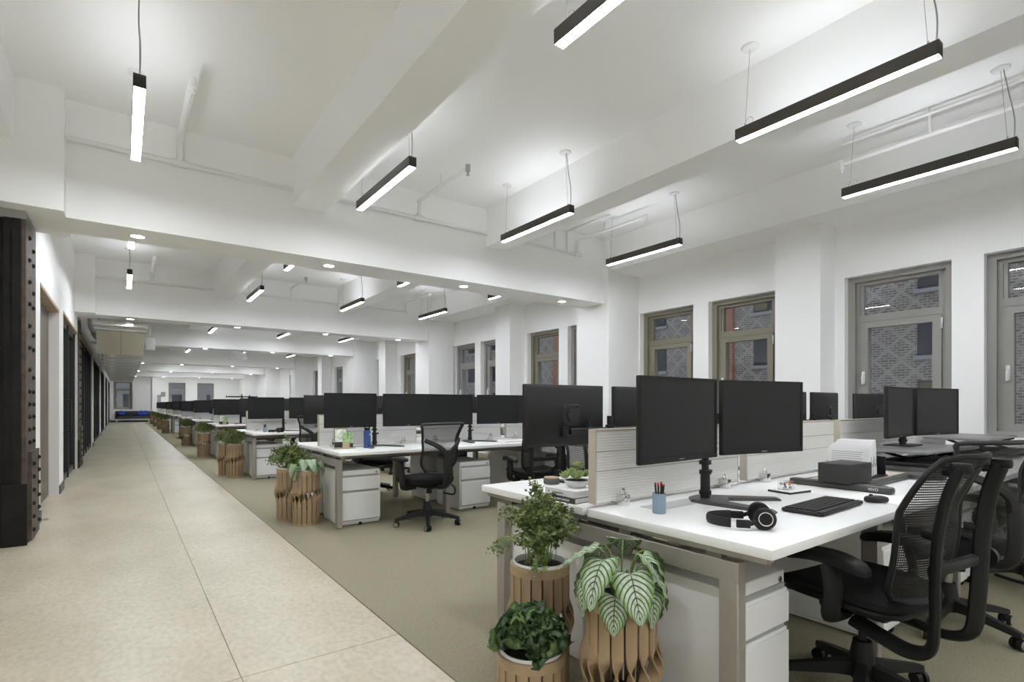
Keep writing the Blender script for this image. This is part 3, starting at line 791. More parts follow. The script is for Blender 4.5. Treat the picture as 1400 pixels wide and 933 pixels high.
def stand(x, y, z, rz, label, span=.33, hgt=.46, base='v', arm=0, name='monitor_stand', brz=0):
    t = thing(name, label, 'monitor stand', (x, y, z), rz, 'dual monitor stands')
    if base == 'v':
        def bs(g):
            a = [Vector((-.075, .05, 0)), Vector((0, .075, 0)), Vector((.075, .05, 0)), Vector((.11, -.02, 0)), Vector((.20, -.30, 0)), Vector((.155, -.31, 0)), Vector((.045, -.10, 0)), Vector((-.045, -.10, 0)), Vector((-.155, -.31, 0)), Vector((-.20, -.30, 0)), Vector((-.11, -.02, 0))]
            a.reverse()
            def sc(q, zz): return [Vector((v.x * q, v.y * q, zz)) for v in a]
            g.ring_loft([sc(1, 0), sc(1, .006), sc(.94, .014)])
        P('base', 'stb', bs, 'stand_grey', t, rot=(0, 0, brz))
    else:
        P('base', 'stb2', lambda g: g.box(-.12, .12, -.09, .09, 0, .008, r=.003, seg=1), 'black', t)
    def pole(g):
        g.cyl((0, 0, .01), (0, 0, hgt), .0165, seg=16); g.cyl((0, 0, .01), (0, 0, .13), .022, seg=16)
        for zz in (.03, .125, .17): g.cyl((0, 0, zz), (0, 0, zz + .018), .028, seg=16)
        g.box(.02, .045, -.008, .008, .128, .142)
    P('pole', ('stp', hgt), pole, 'charcoal_dark', t)
    def ar(g):
        zz = hgt - .08
        g.cyl((0, 0, zz - .03), (0, 0, zz + .03), .026, seg=16)
        g.box(-span + .03, span - .03, -.012, .012, zz - .018, zz + .018, r=.004, seg=1)
        for s in (-1, 1):
            g.cyl((s * span, arm * .5, zz - .028), (s * span, arm * .5, zz + .028), .018, seg=12)
            g.box(s * span - .012, s * span + .012, min(-.03, arm), max(.0, arm), zz - .012, zz + .012)
    P('cross_arm', ('sta', hgt, span, arm), ar, 'charcoal_dark', t)
    def kn(g):
        zz = hgt - .08
        for k in range(5): g.cyl((span * .5, 0, zz + .02), (span * .5 + .022 * cos(k * 1.2566), 0, zz + .04 + .022 * sin(k * 1.2566)), .005, seg=6)
        g.cyl((span * .5, -.01, zz + .04), (span * .5, .01, zz + .04), .014, seg=12)
    P('knob', ('stk', hgt, span), kn, 'charcoal_dark', t)
    return t
PR = {0: 'aisle-side', 1: 'window-side'}
def pair(n, i, s, zb=.948, lift=0, wide=False, rz=(R(2), R(-12)), one=None):
    yc = RY[n]; xc = BX + i * DW + .605
    yy = yc + s * (.27 if s < 0 else .47)
    for j, dx in enumerate((-.30, .335)):
        if one is not None and j != one: continue
        lab = 'black monitor, %s of pair, %s, %s, %s' % (PR[j], DN[i], SD[s], BN[n])
        if s < 0: monitor(xc + dx, yy + (0 if j == 0 else -.02), zb, rz[j], lab, wide)
        else: monitor(xc + dx, yy, zb + .02, pi + (0 if j == 0 else R(3)), lab, True)
    stand(xc - .02, yc + s * (.20 if s < 0 else .40), DT + lift, 0 if s < 0 else pi, 'black dual monitor stand on %s, %s, %s' % (DN[i], SD[s], BN[n]), arm=-.02 if s < 0 else -.01, hgt=(.47 if s < 0 else .385) - lift, brz=(R(24) if (n, i) == (0, 0) else R(4)) if s < 0 else 0)
for n in range(10):
    full = n < 4
    for i in range(ND[n] if full else min(3, ND[n])):
        for s in (-1, 1):
            if n == 0:
                if s < 0 and i in (1, 2, 3): continue
                if s > 0 and i == 3: continue
                if s > 0 and i == 1: pair(0, 1, 1, one=1); continue
            pair(n, i, s)
monitor(5.79, 2.03, .965, pi - R(15), 'black monitor showing its back, alone on fourth desk of the book-stack bench', True)
# tall stand without monitors further back
stand(2.95, RY[4] + .25, DT, 0, 'tall bare monitor arm without screens, %s' % BN[4], span=.42, hgt=.76)

# ---------------------------------------------------------------- chairs
def five_star(t, m='black', rim=False, spin=0):
    def arm(g):
        g.ring_loft([[Vector((r, -w, z - h)), Vector((r, w, z - h)), Vector((r, w * .75, z + h)), Vector((r, -w * .75, z + h))] for r, w, z, h in ((.03, .028, .125, .03), (.10, .026, .118, .024), (.22, .021, .097, .018), (.30, .018, .082, .014), (.325, .014, .078, .01))])
    def cst(g):
        for s in (-1, 1): g.cyl((0, s * .008, .029), (0, s * .026, .029), .029, .026, seg=16)
        g.cyl((0, -.01, .029), (0, .01, .029), .01); g.cyl((-.0, 0, .045), (0, 0, .075), .009); g.box(-.02, .012, -.006, .006, .03, .056)
    for k in range(5):
        a = spin + k * 2 * pi / 5
        P('base_arm', 'starm', arm, m, t, (0, 0, 0), (0, 0, a))
        c = P('caster', 'star_c', cst, 'black', t, (.31 * cos(a), .31 * sin(a), .006), (0, 0, a + .6 + k))
        if rim: 
            for q in (-1, 1): P('caster_cover', ('star_r', q), lambda g: g.cyl((0, q * .024, .029), (0, q * .0285, .029), .023, .02, seg=16), 'steel', c)
    P('hub', 'star_h', lambda g: g.lathe([(.045, .085), (.05, .10), (.048, .15), (.036, .225), (.034, .235), (.004, .235)], 16), m, t)
    P('gas_lift', 'star_g', lambda g: g.cyl((0, 0, .2), (0, 0, .385), .0145 if not rim else .02, seg=16), 'charcoal_dark' if not rim else 'steel', t)
def chair_a(x, y, rz, label, spin=.3):
    """mesh chair with two rear struts that loop under the seat; faces +y"""
    t = thing('office_chair', label, 'chair', (x, y, 0), rz, 'black office chairs')
    five_star(t, 'black', False, spin)
    P('tilt_mechanism', 'ca_m', lambda g: (g.box(-.11, .11, -.14, .12, .365, .415, r=.015), g.cyl((-.18, .05, .40), (-.12, .05, .40), .018), g.box(-.17, .17, -.05, .0, .38, .405, r=.008)), 'black', t)
    def seatf(x_, y_): return -.035 * max(0, (y_ - .12) / .13) ** 2 + .05 * (abs(x_) / .25) ** 3 * .35 - .012 * max(0, -y_ / .2)
    P('seat_pan', 'ca_sp', lambda g: g.pad(.47, .46, .04, 3.4, fn=lambda a, b: seatf(a, b), c=(0, .02, .425)), 'black', t)
    P('seat', 'ca_s', lambda g: g.pad(.50, .50, .05, 3.4, fn=seatf, c=(0, .02, .458)), 'black_soft', t)
    def prof(v):
        z = .485 + .515 * v
        y_ = -.235 - .035 * sin(pi * min(1, v * 1.6)) - .155 * v ** 1.8 + .015 * sin(pi * v)
        return y_, z
    def hw(v): return .175 + .055 * sin(pi * (.15 + .75 * v)) - .015 * v
    def sf(u, v):
        y_, z = prof(v); q = (u * 2 - 1); w = hw(v)
        if v < .12: w *= (1 - (1 - v / .12) ** 2 * .25)
        if v > .9: w *= (1 - ((v - .9) / .1) ** 2 * .18)
        return Vector((q * w, y_ + .055 * q * q, z))
    P('back_mesh', 'ca_bm', lambda g: g.grid(sf, 14, 22, uvfn=lambda u, v: ((u - .5) * .45, v * .52)), 'net_coarse', t)
    def fr(g):
        pts = [sf(1, v / 14) for v in range(15)] + [sf(1 - k / 6, 1) + Vector((0, 0, .012)) for k in range(1, 6)] + [sf(0, 1 - v / 14) for v in range(15)] + [sf(k / 6, 0) + Vector((0, 0, -.012)) for k in range(1, 6)]
        g.tube(pts, .014, .011, seg=8, closed=True, up=(0, 1, 0))
    P('back_frame', 'ca_bf', fr, 'black', t)
    for s in (-1, 1):
        P('rear_strut', ('ca_rs', s), lambda g: g.tube(spline([(s * .10, -.02, .345), (s * .125, -.14, .325), (s * .14, -.235, .315), (s * .15, -.30, .35), (s * .155, -.315, .46), (s * .165, -.32, .60), (s * .165, -.33, .75), (s * .158, -.352, .88), (s * .15, -.385, .98)], 5), .017, .030, seg=10, up=(0, 1, 0)), 'black', t)
        P('strut_tip', ('ca_st', s), lambda g: g.pad(.036, .062, .034, 2.2, c=(s * .15, -.387, .98)), 'black', t)
        P('strut_joint', ('ca_sj', s), lambda g: g.cyl((s * .165, -.335, .74), (s * .14, -.28, .74), .016), 'black', t)
        P('strut_joint', ('ca_sk', s), lambda g: g.cyl((s * .15, -.38, .965), (s * .135, -.335, .96), .014), 'black', t)
        P('arm_post', ('ca_ap', s), lambda g: (g.tube(spline([(s * .16, -.02, .375), (s * .25, -.03, .385), (s * .285, -.04, .42), (s * .285, -.05, .50), (s * .278, -.03, .59)], 5), .018, .034, seg=10, up=(1, 0, 0)),), 'black', t)
        P('arm_pad', ('ca_pd', s), lambda g: g.pad(.098, .32, .044, 2.6, fn=lambda a, b: .016 - .03 * (b / .16) ** 2, c=(s * .268, -.01, .60)), 'black', t)
    P('lumbar_bar', 'ca_lb', lambda g: (g.box(-.17, .17, -.325, -.295, .60, .64, r=.01), g.cyl((.17, -.31, .62), (.23, -.31, .62), .014)), 'black', t)
    P('lumbar_knob', 'ca_lk', lambda g: g.cyl((.225, -.31, .62), (.26, -.31, .62), .04, .034, seg=18), 'black', t)
    return t
def chair_b(x, y, rz, label, spin=0, grey=False):
    """mesh chair with a forked spine; faces +y"""
    t = thing('office_chair', label, 'chair', (x, y, 0), rz, 'black office chairs')
    five_star(t, 'charcoal_dark', True, spin)
    P('tilt_mechanism', 'cb_m', lambda g: (g.box(-.10, .10, -.16, .12, .375, .42, r=.015), g.cyl((.10, -.02, .385), (.24, -.02, .375), .007), g.cyl((-.05, -.1, .37), (-.05, -.1, .33), .028)), 'black', t)
    P('seat', 'cb_s', lambda g: g.pad(.50, .48, .085, 3.2, fn=lambda a, b: -.03 * max(0, (b - .1) / .14) ** 2, c=(0, .03, .455)), 'black_soft', t)
    zs = [.555, .60, .68, .78, .88, .96, 1.0]
    hs = [.13, .195, .208, .196, .205, .228, .24]
    def yy(z): return -.215 - .10 * max(0, (z - .62) / .4) ** 1.5 - .03 * sin(pi * min(1, max(0, (z - .55) / .3)))
    def hw(z):
        for i in range(len(zs) - 1):
            if z <= zs[i + 1]: return hs[i] + (hs[i + 1] - hs[i]) * (z - zs[i]) / (zs[i + 1] - zs[i])
        return hs[-1]
    def sf(u, v):
        z = .545 + .455 * v; q = u * 2 - 1; w = hw(max(.555, z))
        return Vector((q * w, yy(z) + .05 * q * q, z))
    P('back_mesh', 'cb_bm', lambda g: g.grid(sf, 14, 20, uvfn=lambda u, v: ((u - .5) * .45, v * .46)), 'net_fine', t)
    def fr(g):
        pts = [sf(1, v / 12) for v in range(12)] + [sf(1, 1), sf(.8, 1) + Vector((0, 0, .004)), sf(.5, 1) + Vector((0, 0, .006)), sf(.2, 1) + Vector((0, 0, .004)), sf(0, 1)] + [sf(0, 1 - v / 12) for v in range(1, 13)] + [sf(k / 4, 0) + Vector((0, 0, -.018)) for k in range(1, 4)]
        g.tube(spline(pts, 2, True), .018, .012, seg=8, closed=True, up=(0, 1, 0))
    P('back_frame', 'cb_bf', fr, 'charcoal_dark', t)
    def sp(g):
        g.tube(spline([(0, -.10, .40), (0, -.25, .40), (0, -.315, .44), (0, -.335, .55), (0, -.335, .66), (0, -.33, .72)], 5), .045, .02, seg=10, up=(0, 1, 0), taper=(1, 1.15))
    P('spine', 'cb_sp', sp, 'charcoal_dark', t)
    for s in (-1, 1):
        P('fork_arm', ('cb_f', s), lambda g: g.tube(spline([(s * .02, -.335, .68), (s * .045, -.34, .745), (s * .11, -.325, .80), (s * .20, -.245, .855)], 5), .028, .016, seg=8, up=(0, 1, 0), taper=(1.1, .75)), 'charcoal_dark', t)
        P('arm_post', ('cb_ap', s), lambda g: (g.tube(spline([(s * .14, 0, .40), (s * .26, 0, .40), (s * .285, 0, .44), (s * .29, .02, .60), (s * .285, .03, .64)], 5), .022, .035, seg=10, up=(1, 0, 0)), g.cyl((s * .289, 0, .50), (s * .31, 0, .50), .012)), 'charcoal_dark', t)
        P('arm_pad', ('cb_pd', s), lambda g: g.pad(.09, .25, .035, 2.8, c=(s * .28, .06, .66)), 'black', t)
    if True:
        P('tension_bar', 'cb_tb', lambda g: g.tube(spline([(.03, -.33, .44), (.05, -.37, .40), (.05, -.36, .34), (.05, -.2, .335)], 4), .008, seg=6), 'black', t)
    return t
chair_a(2.415, .885, R(-8), 'black mesh chair with looping rear struts, pushed toward the headphones', spin=1.05)
chair_b(3.57, .90, R(-27), 'black chair with forked spine, at the desk with the file holder', spin=R(-9))
chair_b(4.72, .80, R(6), 'black chair with forked spine, at the desk below the raised monitor pair', spin=.9)
chair_a(5.75, .72, R(8), 'black mesh chair at the window end of the book stack bench', spin=.9)
chair_b(2.42, 4.70, R(8), 'black chair with forked spine, at the desk with the blue bottle', spin=.35)
chair_a(3.62, 4.55, R(-12), 'black mesh chair with rear struts, second desk of the blue bottle bench', spin=.1)
chair_b(2.68, 6.73, pi + R(30), 'black chair tucked under sofa side of the blue bottle bench', spin=.6)
chair_a(3.80, 6.78, pi + R(-20), 'black mesh chair on sofa side, second desk of the blue bottle bench', spin=.2)
chair_a(3.15, 2.98, pi + R(10), 'black mesh chair behind the succulent, sofa side of the book stack bench', spin=.5)
chair_a(4.45, 3.0, pi - R(10), 'black mesh chair on sofa side, third desk of the book stack bench', spin=.7)
chair_b(2.42, 8.62, R(-10), 'black chair with forked spine, first in front of the third desk bench', spin=.2)
chair_a(3.75, 8.60, R(15), 'black mesh chair, second in front of the third desk bench', spin=.2)
chair_b(2.45, 12.62, R(12), 'black chair with forked spine, in front of the seventh bench from sofa', spin=.4)
chair_b(2.5, 16.65, R(-12), 'black chair with forked spine, in front of the sixth bench from sofa', spin=.4)
# ---------------------------------------------------------------- planters
def planter(t, h, r=.122):
    pl = P('planter', ('plb', h), lambda g: g.lathe([(r - .012, .0), (r + .004, .0), (r + .004, .022), (r - .012, .022)], 32), 'wood_band', t)
    P('top_band', ('plt', h), lambda g: g.lathe([(r - .006, h - .038), (r + .005, h - .038), (r + .005, h), (r - .006, h)], 36, cap0=False, cap1=False), 'wood_band', pl)
    n = 17
    def slat(g):
        rings = []; N = 30
        for k in range(N + 1):
            v = k / N; z = .02 + (h - .05) * v
            tw = 0
            if h > .4:
                q = min(1, max(0, (v - .38) / .37)); tw = pi * (q * q * (3 - 2 * q))
            bul = .006 * sin(pi * min(1, max(0, (v - .25) / .5)))
            w, th = .0198, .003
            c_, s_ = cos(tw), sin(tw)
            rings.append([Vector((r + bul + a * s_ + b * c_, a * c_ - b * s_, z)) for a, b in ((-w, -th), (w, -th), (w, th), (-w, th))])
        g.ring_loft(rings)
    for k in range(n):
        P('slat', ('slat', h), slat, 'wood_slat', pl, (0, 0, 0), (0, 0, 2 * pi * k / n + .1))
    P('inner_pot', ('ipot', h), lambda g: g.lathe([(.085, h * .6), (r - .018, h * .62), (r - .016, h - .05), (r - .014, h - .02), (.002, h - .02)], 32), 'pot_grey', t)
    P('pot_rim', ('irim', h), lambda g: g.lathe([(r - .013, h - .025), (r - .006, h + .002), (r - .008, h + .010), (r - .014, h + .010), (r - .019, h - .018)], 32, cap0=False, cap1=False), 'pot_white', t)
    P('soil', ('soil', h), lambda g: g.lathe([(r - .0175, h - .014), (r * .5, h - .004), (.002, h)], 24), 'soil', t)
    P('core', ('core', h), lambda g: g.lathe([(.098, .02), (.098, h * .3), (.09, h * .31), (.002, h * .31)], 24), 'wood_gap', t)
def leaflets(name, seed, n_stem, hgt, spread, dens, size, droop=.35, core=0):
    """feathery foliage: arching stems carrying many small leaflets"""
    rnd = random.Random(seed)
    stems, V, Fc = G(), [], []
    for k in range(n_stem):
        a = rnd.uniform(0, 2 * pi); q = rnd.random() ** .7
        L = hgt * rnd.uniform(.6, 1.05); out = spread * q
        p0 = Vector((rnd.uniform(-.05, .05), rnd.uniform(-.05, .05), 0)); d = Vector((cos(a), sin(a), 0))
        pts = [p0, p0 + d * out * .25 + Vector((0, 0, L * .5)), p0 + d * out * .65 + Vector((0, 0, L * (.95 - .2 * q))), p0 + d * out + Vector((0, 0, L * (1 - droop * q * 1.6)))]
        pts = spline(pts, 5)
        stems.tube(pts, .0016, seg=4)
        for i in range(dens):
            s_ = rnd.uniform(.25, 1) * (len(pts) - 1); j = int(s_); j = min(j, len(pts) - 2)
            p = pts[j].lerp(pts[j + 1], s_ - j) + Vector((rnd.gauss(0, .012), rnd.gauss(0, .012), rnd.gauss(0, .010)))
            sz = size * rnd.uniform(.6, 1.25)
            u = Vector((rnd.gauss(0, 1), rnd.gauss(0, 1), rnd.gauss(0, .6))).normalized(); w = u.orthogonal().normalized()
            w.rotate(Matrix.Rotation(rnd.uniform(0, 2 * pi), 3, u))
            b = len(V); m_ = u.cross(w) * sz * .12
            V += [p, p + u * sz * .5 + w * sz * .34 + m_, p + u * sz, p + u * sz * .5 - w * sz * .34 + m_]
            Fc.append((b, b + 1, b + 2, b + 3))
    return stems, V, Fc
def bush(t, h, seed, key, **kw):
    if (key, 'V') not in CACHE:
        st, V, Fc = leaflets('x', seed, **kw)
        me = bpy.data.meshes.new('foliage'); me.from_pydata([tuple(v) for v in V], [], Fc); me.materials.append(MAT['fern'])
        ms = st.mesh('stems'); ms.materials.append(MAT['stem_green'])
        CACHE[(key, 'V')] = (me, ms)
    for nm, me in zip(('foliage', 'stems'), CACHE[(key, 'V')]):
        o = bpy.data.objects.new(nm, me); C.objects.link(o); o.parent = t; o.location = (0, 0, h - .01); o['kind'] = 'stuff'
def heart(L, Wd, fold, droop):
    def fn(u, v):
        q = u * 2 - 1
        w = Wd * max(0, sin(pi * v ** .55)) ** .72 * (1 - .12 * v)
        y = L * (v - .24 * abs(q) * (1 - v) ** 2 * (1 - math.exp(-v * 22)))
        z = -droop * L * v * v + fold * abs(q) * w - .35 * fold * q * q * w * 1.6 + .004 * sin(v * 30 - abs(q) * 4) * abs(q)
        return Vector((q * w, y, z))
    return fn
def big_leaves(t, h, specs):
    for i, (az, reach, rise, L, tilt, rl) in enumerate(specs):
        a = R(az)
        base = Vector((.02 * cos(a), .02 * sin(a), h - .01)); tip = Vector((reach * cos(a), reach * sin(a), h + rise))
        mid = base.lerp(tip, .5) + Vector((0, 0, .05))
        v = i % 3
        lf = P('leaf', ('heart', v), lambda g: g.grid(heart(.16, .071 + .004 * v, .24, .22 + .1 * v), 12, 22, uvfn=lambda u, w: (u, w)), 'striped_leaf', t, tip, (R(-tilt), R(rl), a - pi / 2), scale=(L / .16,) * 3)
        P('petiole', None, lambda g: g.tube(spline([base, mid, tip], 6), .0028, seg=6, taper=(1.3, .9)), 'stem_green', t)
def ruffles(t, h):
    rnd = random.Random(3)
    def rf(seed):
        def fn(g):
            rr = random.Random(seed); ph = rr.uniform(0, 6)
            def s(u, v):
                a = u * 2 * pi; r = .001 + .034 * v
                z = .022 * v * v - .03 * v * v * v * .3 + .007 * v * sin(5 * a + ph) + .005 * v * v * sin(9 * a + ph * 2) - .006 * sin(v * 9)
                return Vector((r * cos(a) * 1.08, r * sin(a), z))
            g.grid(s, 22, 6)
        return fn
    n = 66
    for k in range(n):
        q = ((k + .5) / n) ** .5; a = k * 2.39996
        ro = .122 * q
        z = h + .125 - .085 * q ** 2.2 + rnd.uniform(-.018, .018)
        v = k % 4
        P('leaf', ('ruf', v), rf(11 + v), ('rosette' if k % 3 == 1 else 'ruffle'), t, (ro * cos(a), ro * sin(a), z), (R(62) * q * sin(a) * -1 + rnd.uniform(-.3, .3), R(62) * q * cos(a) + rnd.uniform(-.3, .3), rnd.uniform(0, 6)), scale=(1 + .35 * rnd.random(),) * 3)
    for k in range(9):
        a = k * 2 * pi / 9
        P('stalk', ('rst', k), lambda g: g.tube(spline([(0.02 * cos(a), .02 * sin(a), h - .01), (.05 * cos(a), .05 * sin(a), h + .05), (.08 * cos(a), .08 * sin(a), h + .08)], 4), .003, seg=6), 'stem_green', t)
GP = 'slatted wood planters along the desk ends'
FERN = dict(n_stem=85, hgt=.25, spread=.18, dens=42, size=.029, droop=.5)
TALL = dict(n_stem=70, hgt=.30, spread=.15, dens=62, size=.021, droop=.2)
SPEC = [(-95, .105, .105, .165, 52, 4), (-150, .10, .14, .17, 40, 10), (-42, .08, .15, .15, 35, -8), (165, .08, .165, .16, 18, 6), (-15, .105, .11, .16, 55, -10), (60, .07, .175, .14, 15, 0), (105, .09, .15, .15, 30, 0), (-122, .115, .03, .125, 60, 0), (-60, .12, .05, .13, 64, 0), (20, .11, .14, .15, 40, 0), (140, .11, .10, .15, 50, 0), (-175, .12, .075, .14, 58, 0), (-5, .12, .02, .12, 66, 0)]
SPEC = [(a - 25, r_, z_, L, ti, rl) for a, r_, z_, L, ti, rl in SPEC]
t = thing('potted_plant', 'slatted wood planter with big striped heart leaves, by the book stack bench', 'plant', (1.425, 1.285, .006), 0, GP)
planter(t, .51); big_leaves(t, .51, SPEC)
t = thing('potted_plant', 'slatted wood planter with tall feathery fern, by the book stack bench', 'plant', (1.435, 1.75, .006), .5, GP)
planter(t, .51); bush(t, .51, 5, 'tall', **TALL)
def sprays(t, h, key='spray'):
    rnd = random.Random(9)
    for k, (dx, dy, dz) in enumerate(((-.19, .10, .10), (-.15, -.05, .03), (.16, -.12, .13), (.13, .12, .16), (.02, .03, .30))):
        pts = spline([(dx * .1, dy * .1, 0), (dx * .4, dy * .4, dz * .8 + .03), (dx * .8, dy * .8, dz + .03), (dx * 1.1, dy * 1.1, dz)], 6)
        V, Fc = [], []
        for p in pts[5:]:
            for q in range(9):
                c_ = p + Vector((rnd.gauss(0, .014), rnd.gauss(0, .014), rnd.gauss(0, .012))); sz = .02 * rnd.uniform(.7, 1.2)
                u = Vector((rnd.gauss(0, 1), rnd.gauss(0, 1), rnd.gauss(0, .5))).normalized(); w = u.orthogonal().normalized(); b = len(V)
                V += [c_, c_ + u * sz * .5 + w * sz * .34, c_ + u * sz, c_ + u * sz * .5 - w * sz * .34]; Fc.append((b, b + 1, b + 2, b + 3))
        kk = (key, k)
        if kk not in CACHE:
            g = G(); g.tube(pts, .002, seg=5); ms = g.mesh('spray'); ms.materials.append(MAT['stem_green'])
            me = bpy.data.meshes.new('leaflets'); me.from_pydata([tuple(v) for v in V], [], Fc); me.materials.append(MAT['fern'])
            CACHE[kk] = (ms, me)
        ms, me = CACHE[kk]
        o = bpy.data.objects.new('spray', ms); C.objects.link(o); o.parent = t; o.location = (0, 0, h - .01)
        f = bpy.data.objects.new('leaflets', me); C.objects.link(f); f.parent = o; f['kind'] = 'stuff'
sprays(t, .51)
t = thing('potted_plant', 'short slatted wood planter with dark ruffled leaves, by the book stack bench', 'plant', (1.225, 1.545, .006), 0, GP)
planter(t, .27); ruffles(t, .27)
t = thing('potted_plant', 'slatted wood planter with feathery fern, behind its twin at the blue bottle bench', 'plant', (1.38, 5.72, .006), 1, GP)
planter(t, .53); bush(t, .53, 8, 'fern', **FERN); sprays(t, .53)
t = thing('potted_plant', 'slatted wood planter with drooping striped leaves, by the blue-bottle bench', 'plant', (1.46, 5.42, .006), 2, GP)
planter(t, .53)
big_leaves(t, .53, [(k * 41, .07 + .03 * (k % 3), .11 - .022 * (k % 4), .13, 38 + 9 * (k % 4), 0) for k in range(20)])
for n, ll in ((2, [(1.40, .75), (1.47, .42)]), (3, [(1.47, .5)]), (4, [(1.47, .5)]), (6, [(1.40, .4)]), (7, [(1.40, .4)]), (8, [(1.40, .4)]), (9, [(1.40, .4)])):
    for j, (x, dy) in enumerate(ll):
        t = thing('potted_plant', 'slatted wood planter with bushy green plant, %s%s' % ('farther one, ' if n == 2 and j == 0 else ('nearer-corner one, ' if n == 2 else ''), BN[n]), 'plant', (x, RY[n] - .82 + dy + .3, .006), n * 1.3 + j, GP)
        planter(t, .53)
        if n == 2 and j == 0: bush(t, .53, 21, 'fern2', **FERN)
        else: bush(t, .53, 8, 'fern', **FERN)

# ---------------------------------------------------------------- things on the desks
D = DT
def books():
    t = thing('book', 'dark-spined hardback with white lettering, lower of the stack', 'book', (1.73, 1.845, D), R(3))
    w, d = .105, .098
    def cov(c0, hh):
        def f(g): g.box(-w, w, -d, d, 0, .003); g.box(-w, w, -d, d, hh - .003, hh); g.box(-w, -w + .004, -d, d, 0, hh)
        return f
    P('cover', None, cov(0, .026), 'book_dark', t, smooth=False)
    P('pages', None, lambda g: g.box(-w + .004, w - .003, -d + .003, d - .003, .003, .023), 'page', t, smooth=False)
    def let(g):
        rnd = random.Random(2); y = d - .018
        for k in range(24):
            ww = rnd.choice((.0035, .004, .0045))
            if k in (7, 10): y -= .004
            g.box(-w - .0004, -w + .001, y - ww, y, .009, .018 if k % 3 else .0165); y -= ww + .0017
    P('spine_lettering', None, let, 'print_white', t, smooth=False)
    t = thing('book', 'white hardback book under the succulent, upper of the stack', 'book', (1.735, 1.85, D + .026), R(1))
    P('cover', None, cov(0, .028), 'book_white', t, smooth=False)
    P('pages', None, lambda g: g.box(-w + .004, w - .003, -d + .003, d - .003, .003, .025), 'page', t, smooth=False)
    def let2(g):
        rnd = random.Random(4); y = d - .05
        for k in range(16): g.box(-w - .0004, -w + .001, y - .003, y, .010, .0165); y -= .0048
        g.box(-w - .0004, -w + .001, d - .03, d - .022, .01, .018)
    P('spine_lettering', None, let2, 'print_dark', t, smooth=False)
    t = thing('succulent', 'green succulent in a small white bowl on the books', 'plant', (1.745, 1.85, D + .054), 0)
    P('bowl', None, lambda g: g.lathe([(.038, 0), (.042, .004), (.058, .024), (.062, .036), (.058, .036), (.052, .026), (.002, .022)], 28), 'bowl', t)
    P('soil', None, lambda g: g.lathe([(.0565, .033), (.03, .036), (.001, .037)], 20), 'soil', t)
    def lf(g):
        def s(u, v):
            q = u * 2 - 1; w = .010 * sin(pi * min(.98, v * .85 + .12)) ** .7
            return Vector((q * w, .034 * v, .010 * v * v + .006 * q * q))
        g.grid(s, 4, 6)
        def s2(u, v): return s(u, v) - Vector((0, 0, .0035 * sin(pi * v) * (1 - (2 * u - 1) ** 2) + .0004))
        g.grid(s2, 4, 6)
    rnd = random.Random(6)
    for (cx, cy, cz, sc, m) in ((-.048, .012, .044, .85, 12), (-.01, -.03, .047, .9, 12), (.045, -.008, .045, .85, 12), (.0, .03, .05, .9, 12), (.004, .0, .085, .75, 14), (-.03, -.02, .045, .8, 10), (.025, .03, .046, .8, 10)):
        for k in range(m):
            a = k * 2.39996; q = k / m
            P('leaf', 'succ_leaf', lf, 'succulent', t, (cx * 1.15, cy * 1.15, cz * 1.12 - .004 + .004 * (m - k) / m), (R(70 - 62 * q) * 1.0, 0, a), scale=(sc * (.95 + .45 * q),) * 3)
    P('stem', None, lambda g: g.cyl((0, 0, .03), (.004, 0, .09), .006), 'stem_green', t)
    t = thing('candle_tin', 'round grey concrete tin with cork lid beside the books', 'tin', (1.955, 2.28, D), 0)
    P('body', None, lambda g: g.lathe([(.042, 0), (.045, .003), (.045, .03), (.041, .033)], 28), 'concrete_tin', t)
    P('lid', None, lambda g: g.lathe([(.0415, .0325), (.0415, .038), (.002, .038)], 28), 'cork', t)
books()
def pencil_cup(x, y, label, grp='blue pencil cups'):
    t = thing('pencil_cup', label, 'pencil cup', (x, y, D), 0, grp)
    P('cup', 'pcup', lambda g: g.lathe([(.0255, 0), (.027, .002), (.027, .083), (.0245, .083), (.0245, .006), (.002, .006)], 28), 'cup_blue', t)
    rnd = random.Random(1)
    for k in range(8):
        a = k * .9; dx, dy = .014 * cos(a), .014 * sin(a); q = rnd.uniform(.8, 1.6)
        L = rnd.uniform(.112, .122)
        p0, p1 = Vector((dx * .6, dy * .6, .007)), Vector((dx * q * .95, dy * q * .95, L))
        if p1.xy.length > .021: p1.xy = p1.xy.normalized() * .021
        o = P('pencil', ('pcl', k), lambda g: g.cyl(p0, p1, .0036, seg=6), 'pencil', t)
        P('eraser', ('pcle', k), lambda g: g.cyl(p1, p1 + (p1 - p0).normalized() * .007, .0036, seg=8), 'eraser', o)
pencil_cup(1.785, 1.40, 'pale blue cup of red-tipped black pencils near the headphones, book stack bench')
pencil_cup(1.85, 9.25, 'pale blue pencil cup near the headphones on the third desk bench')
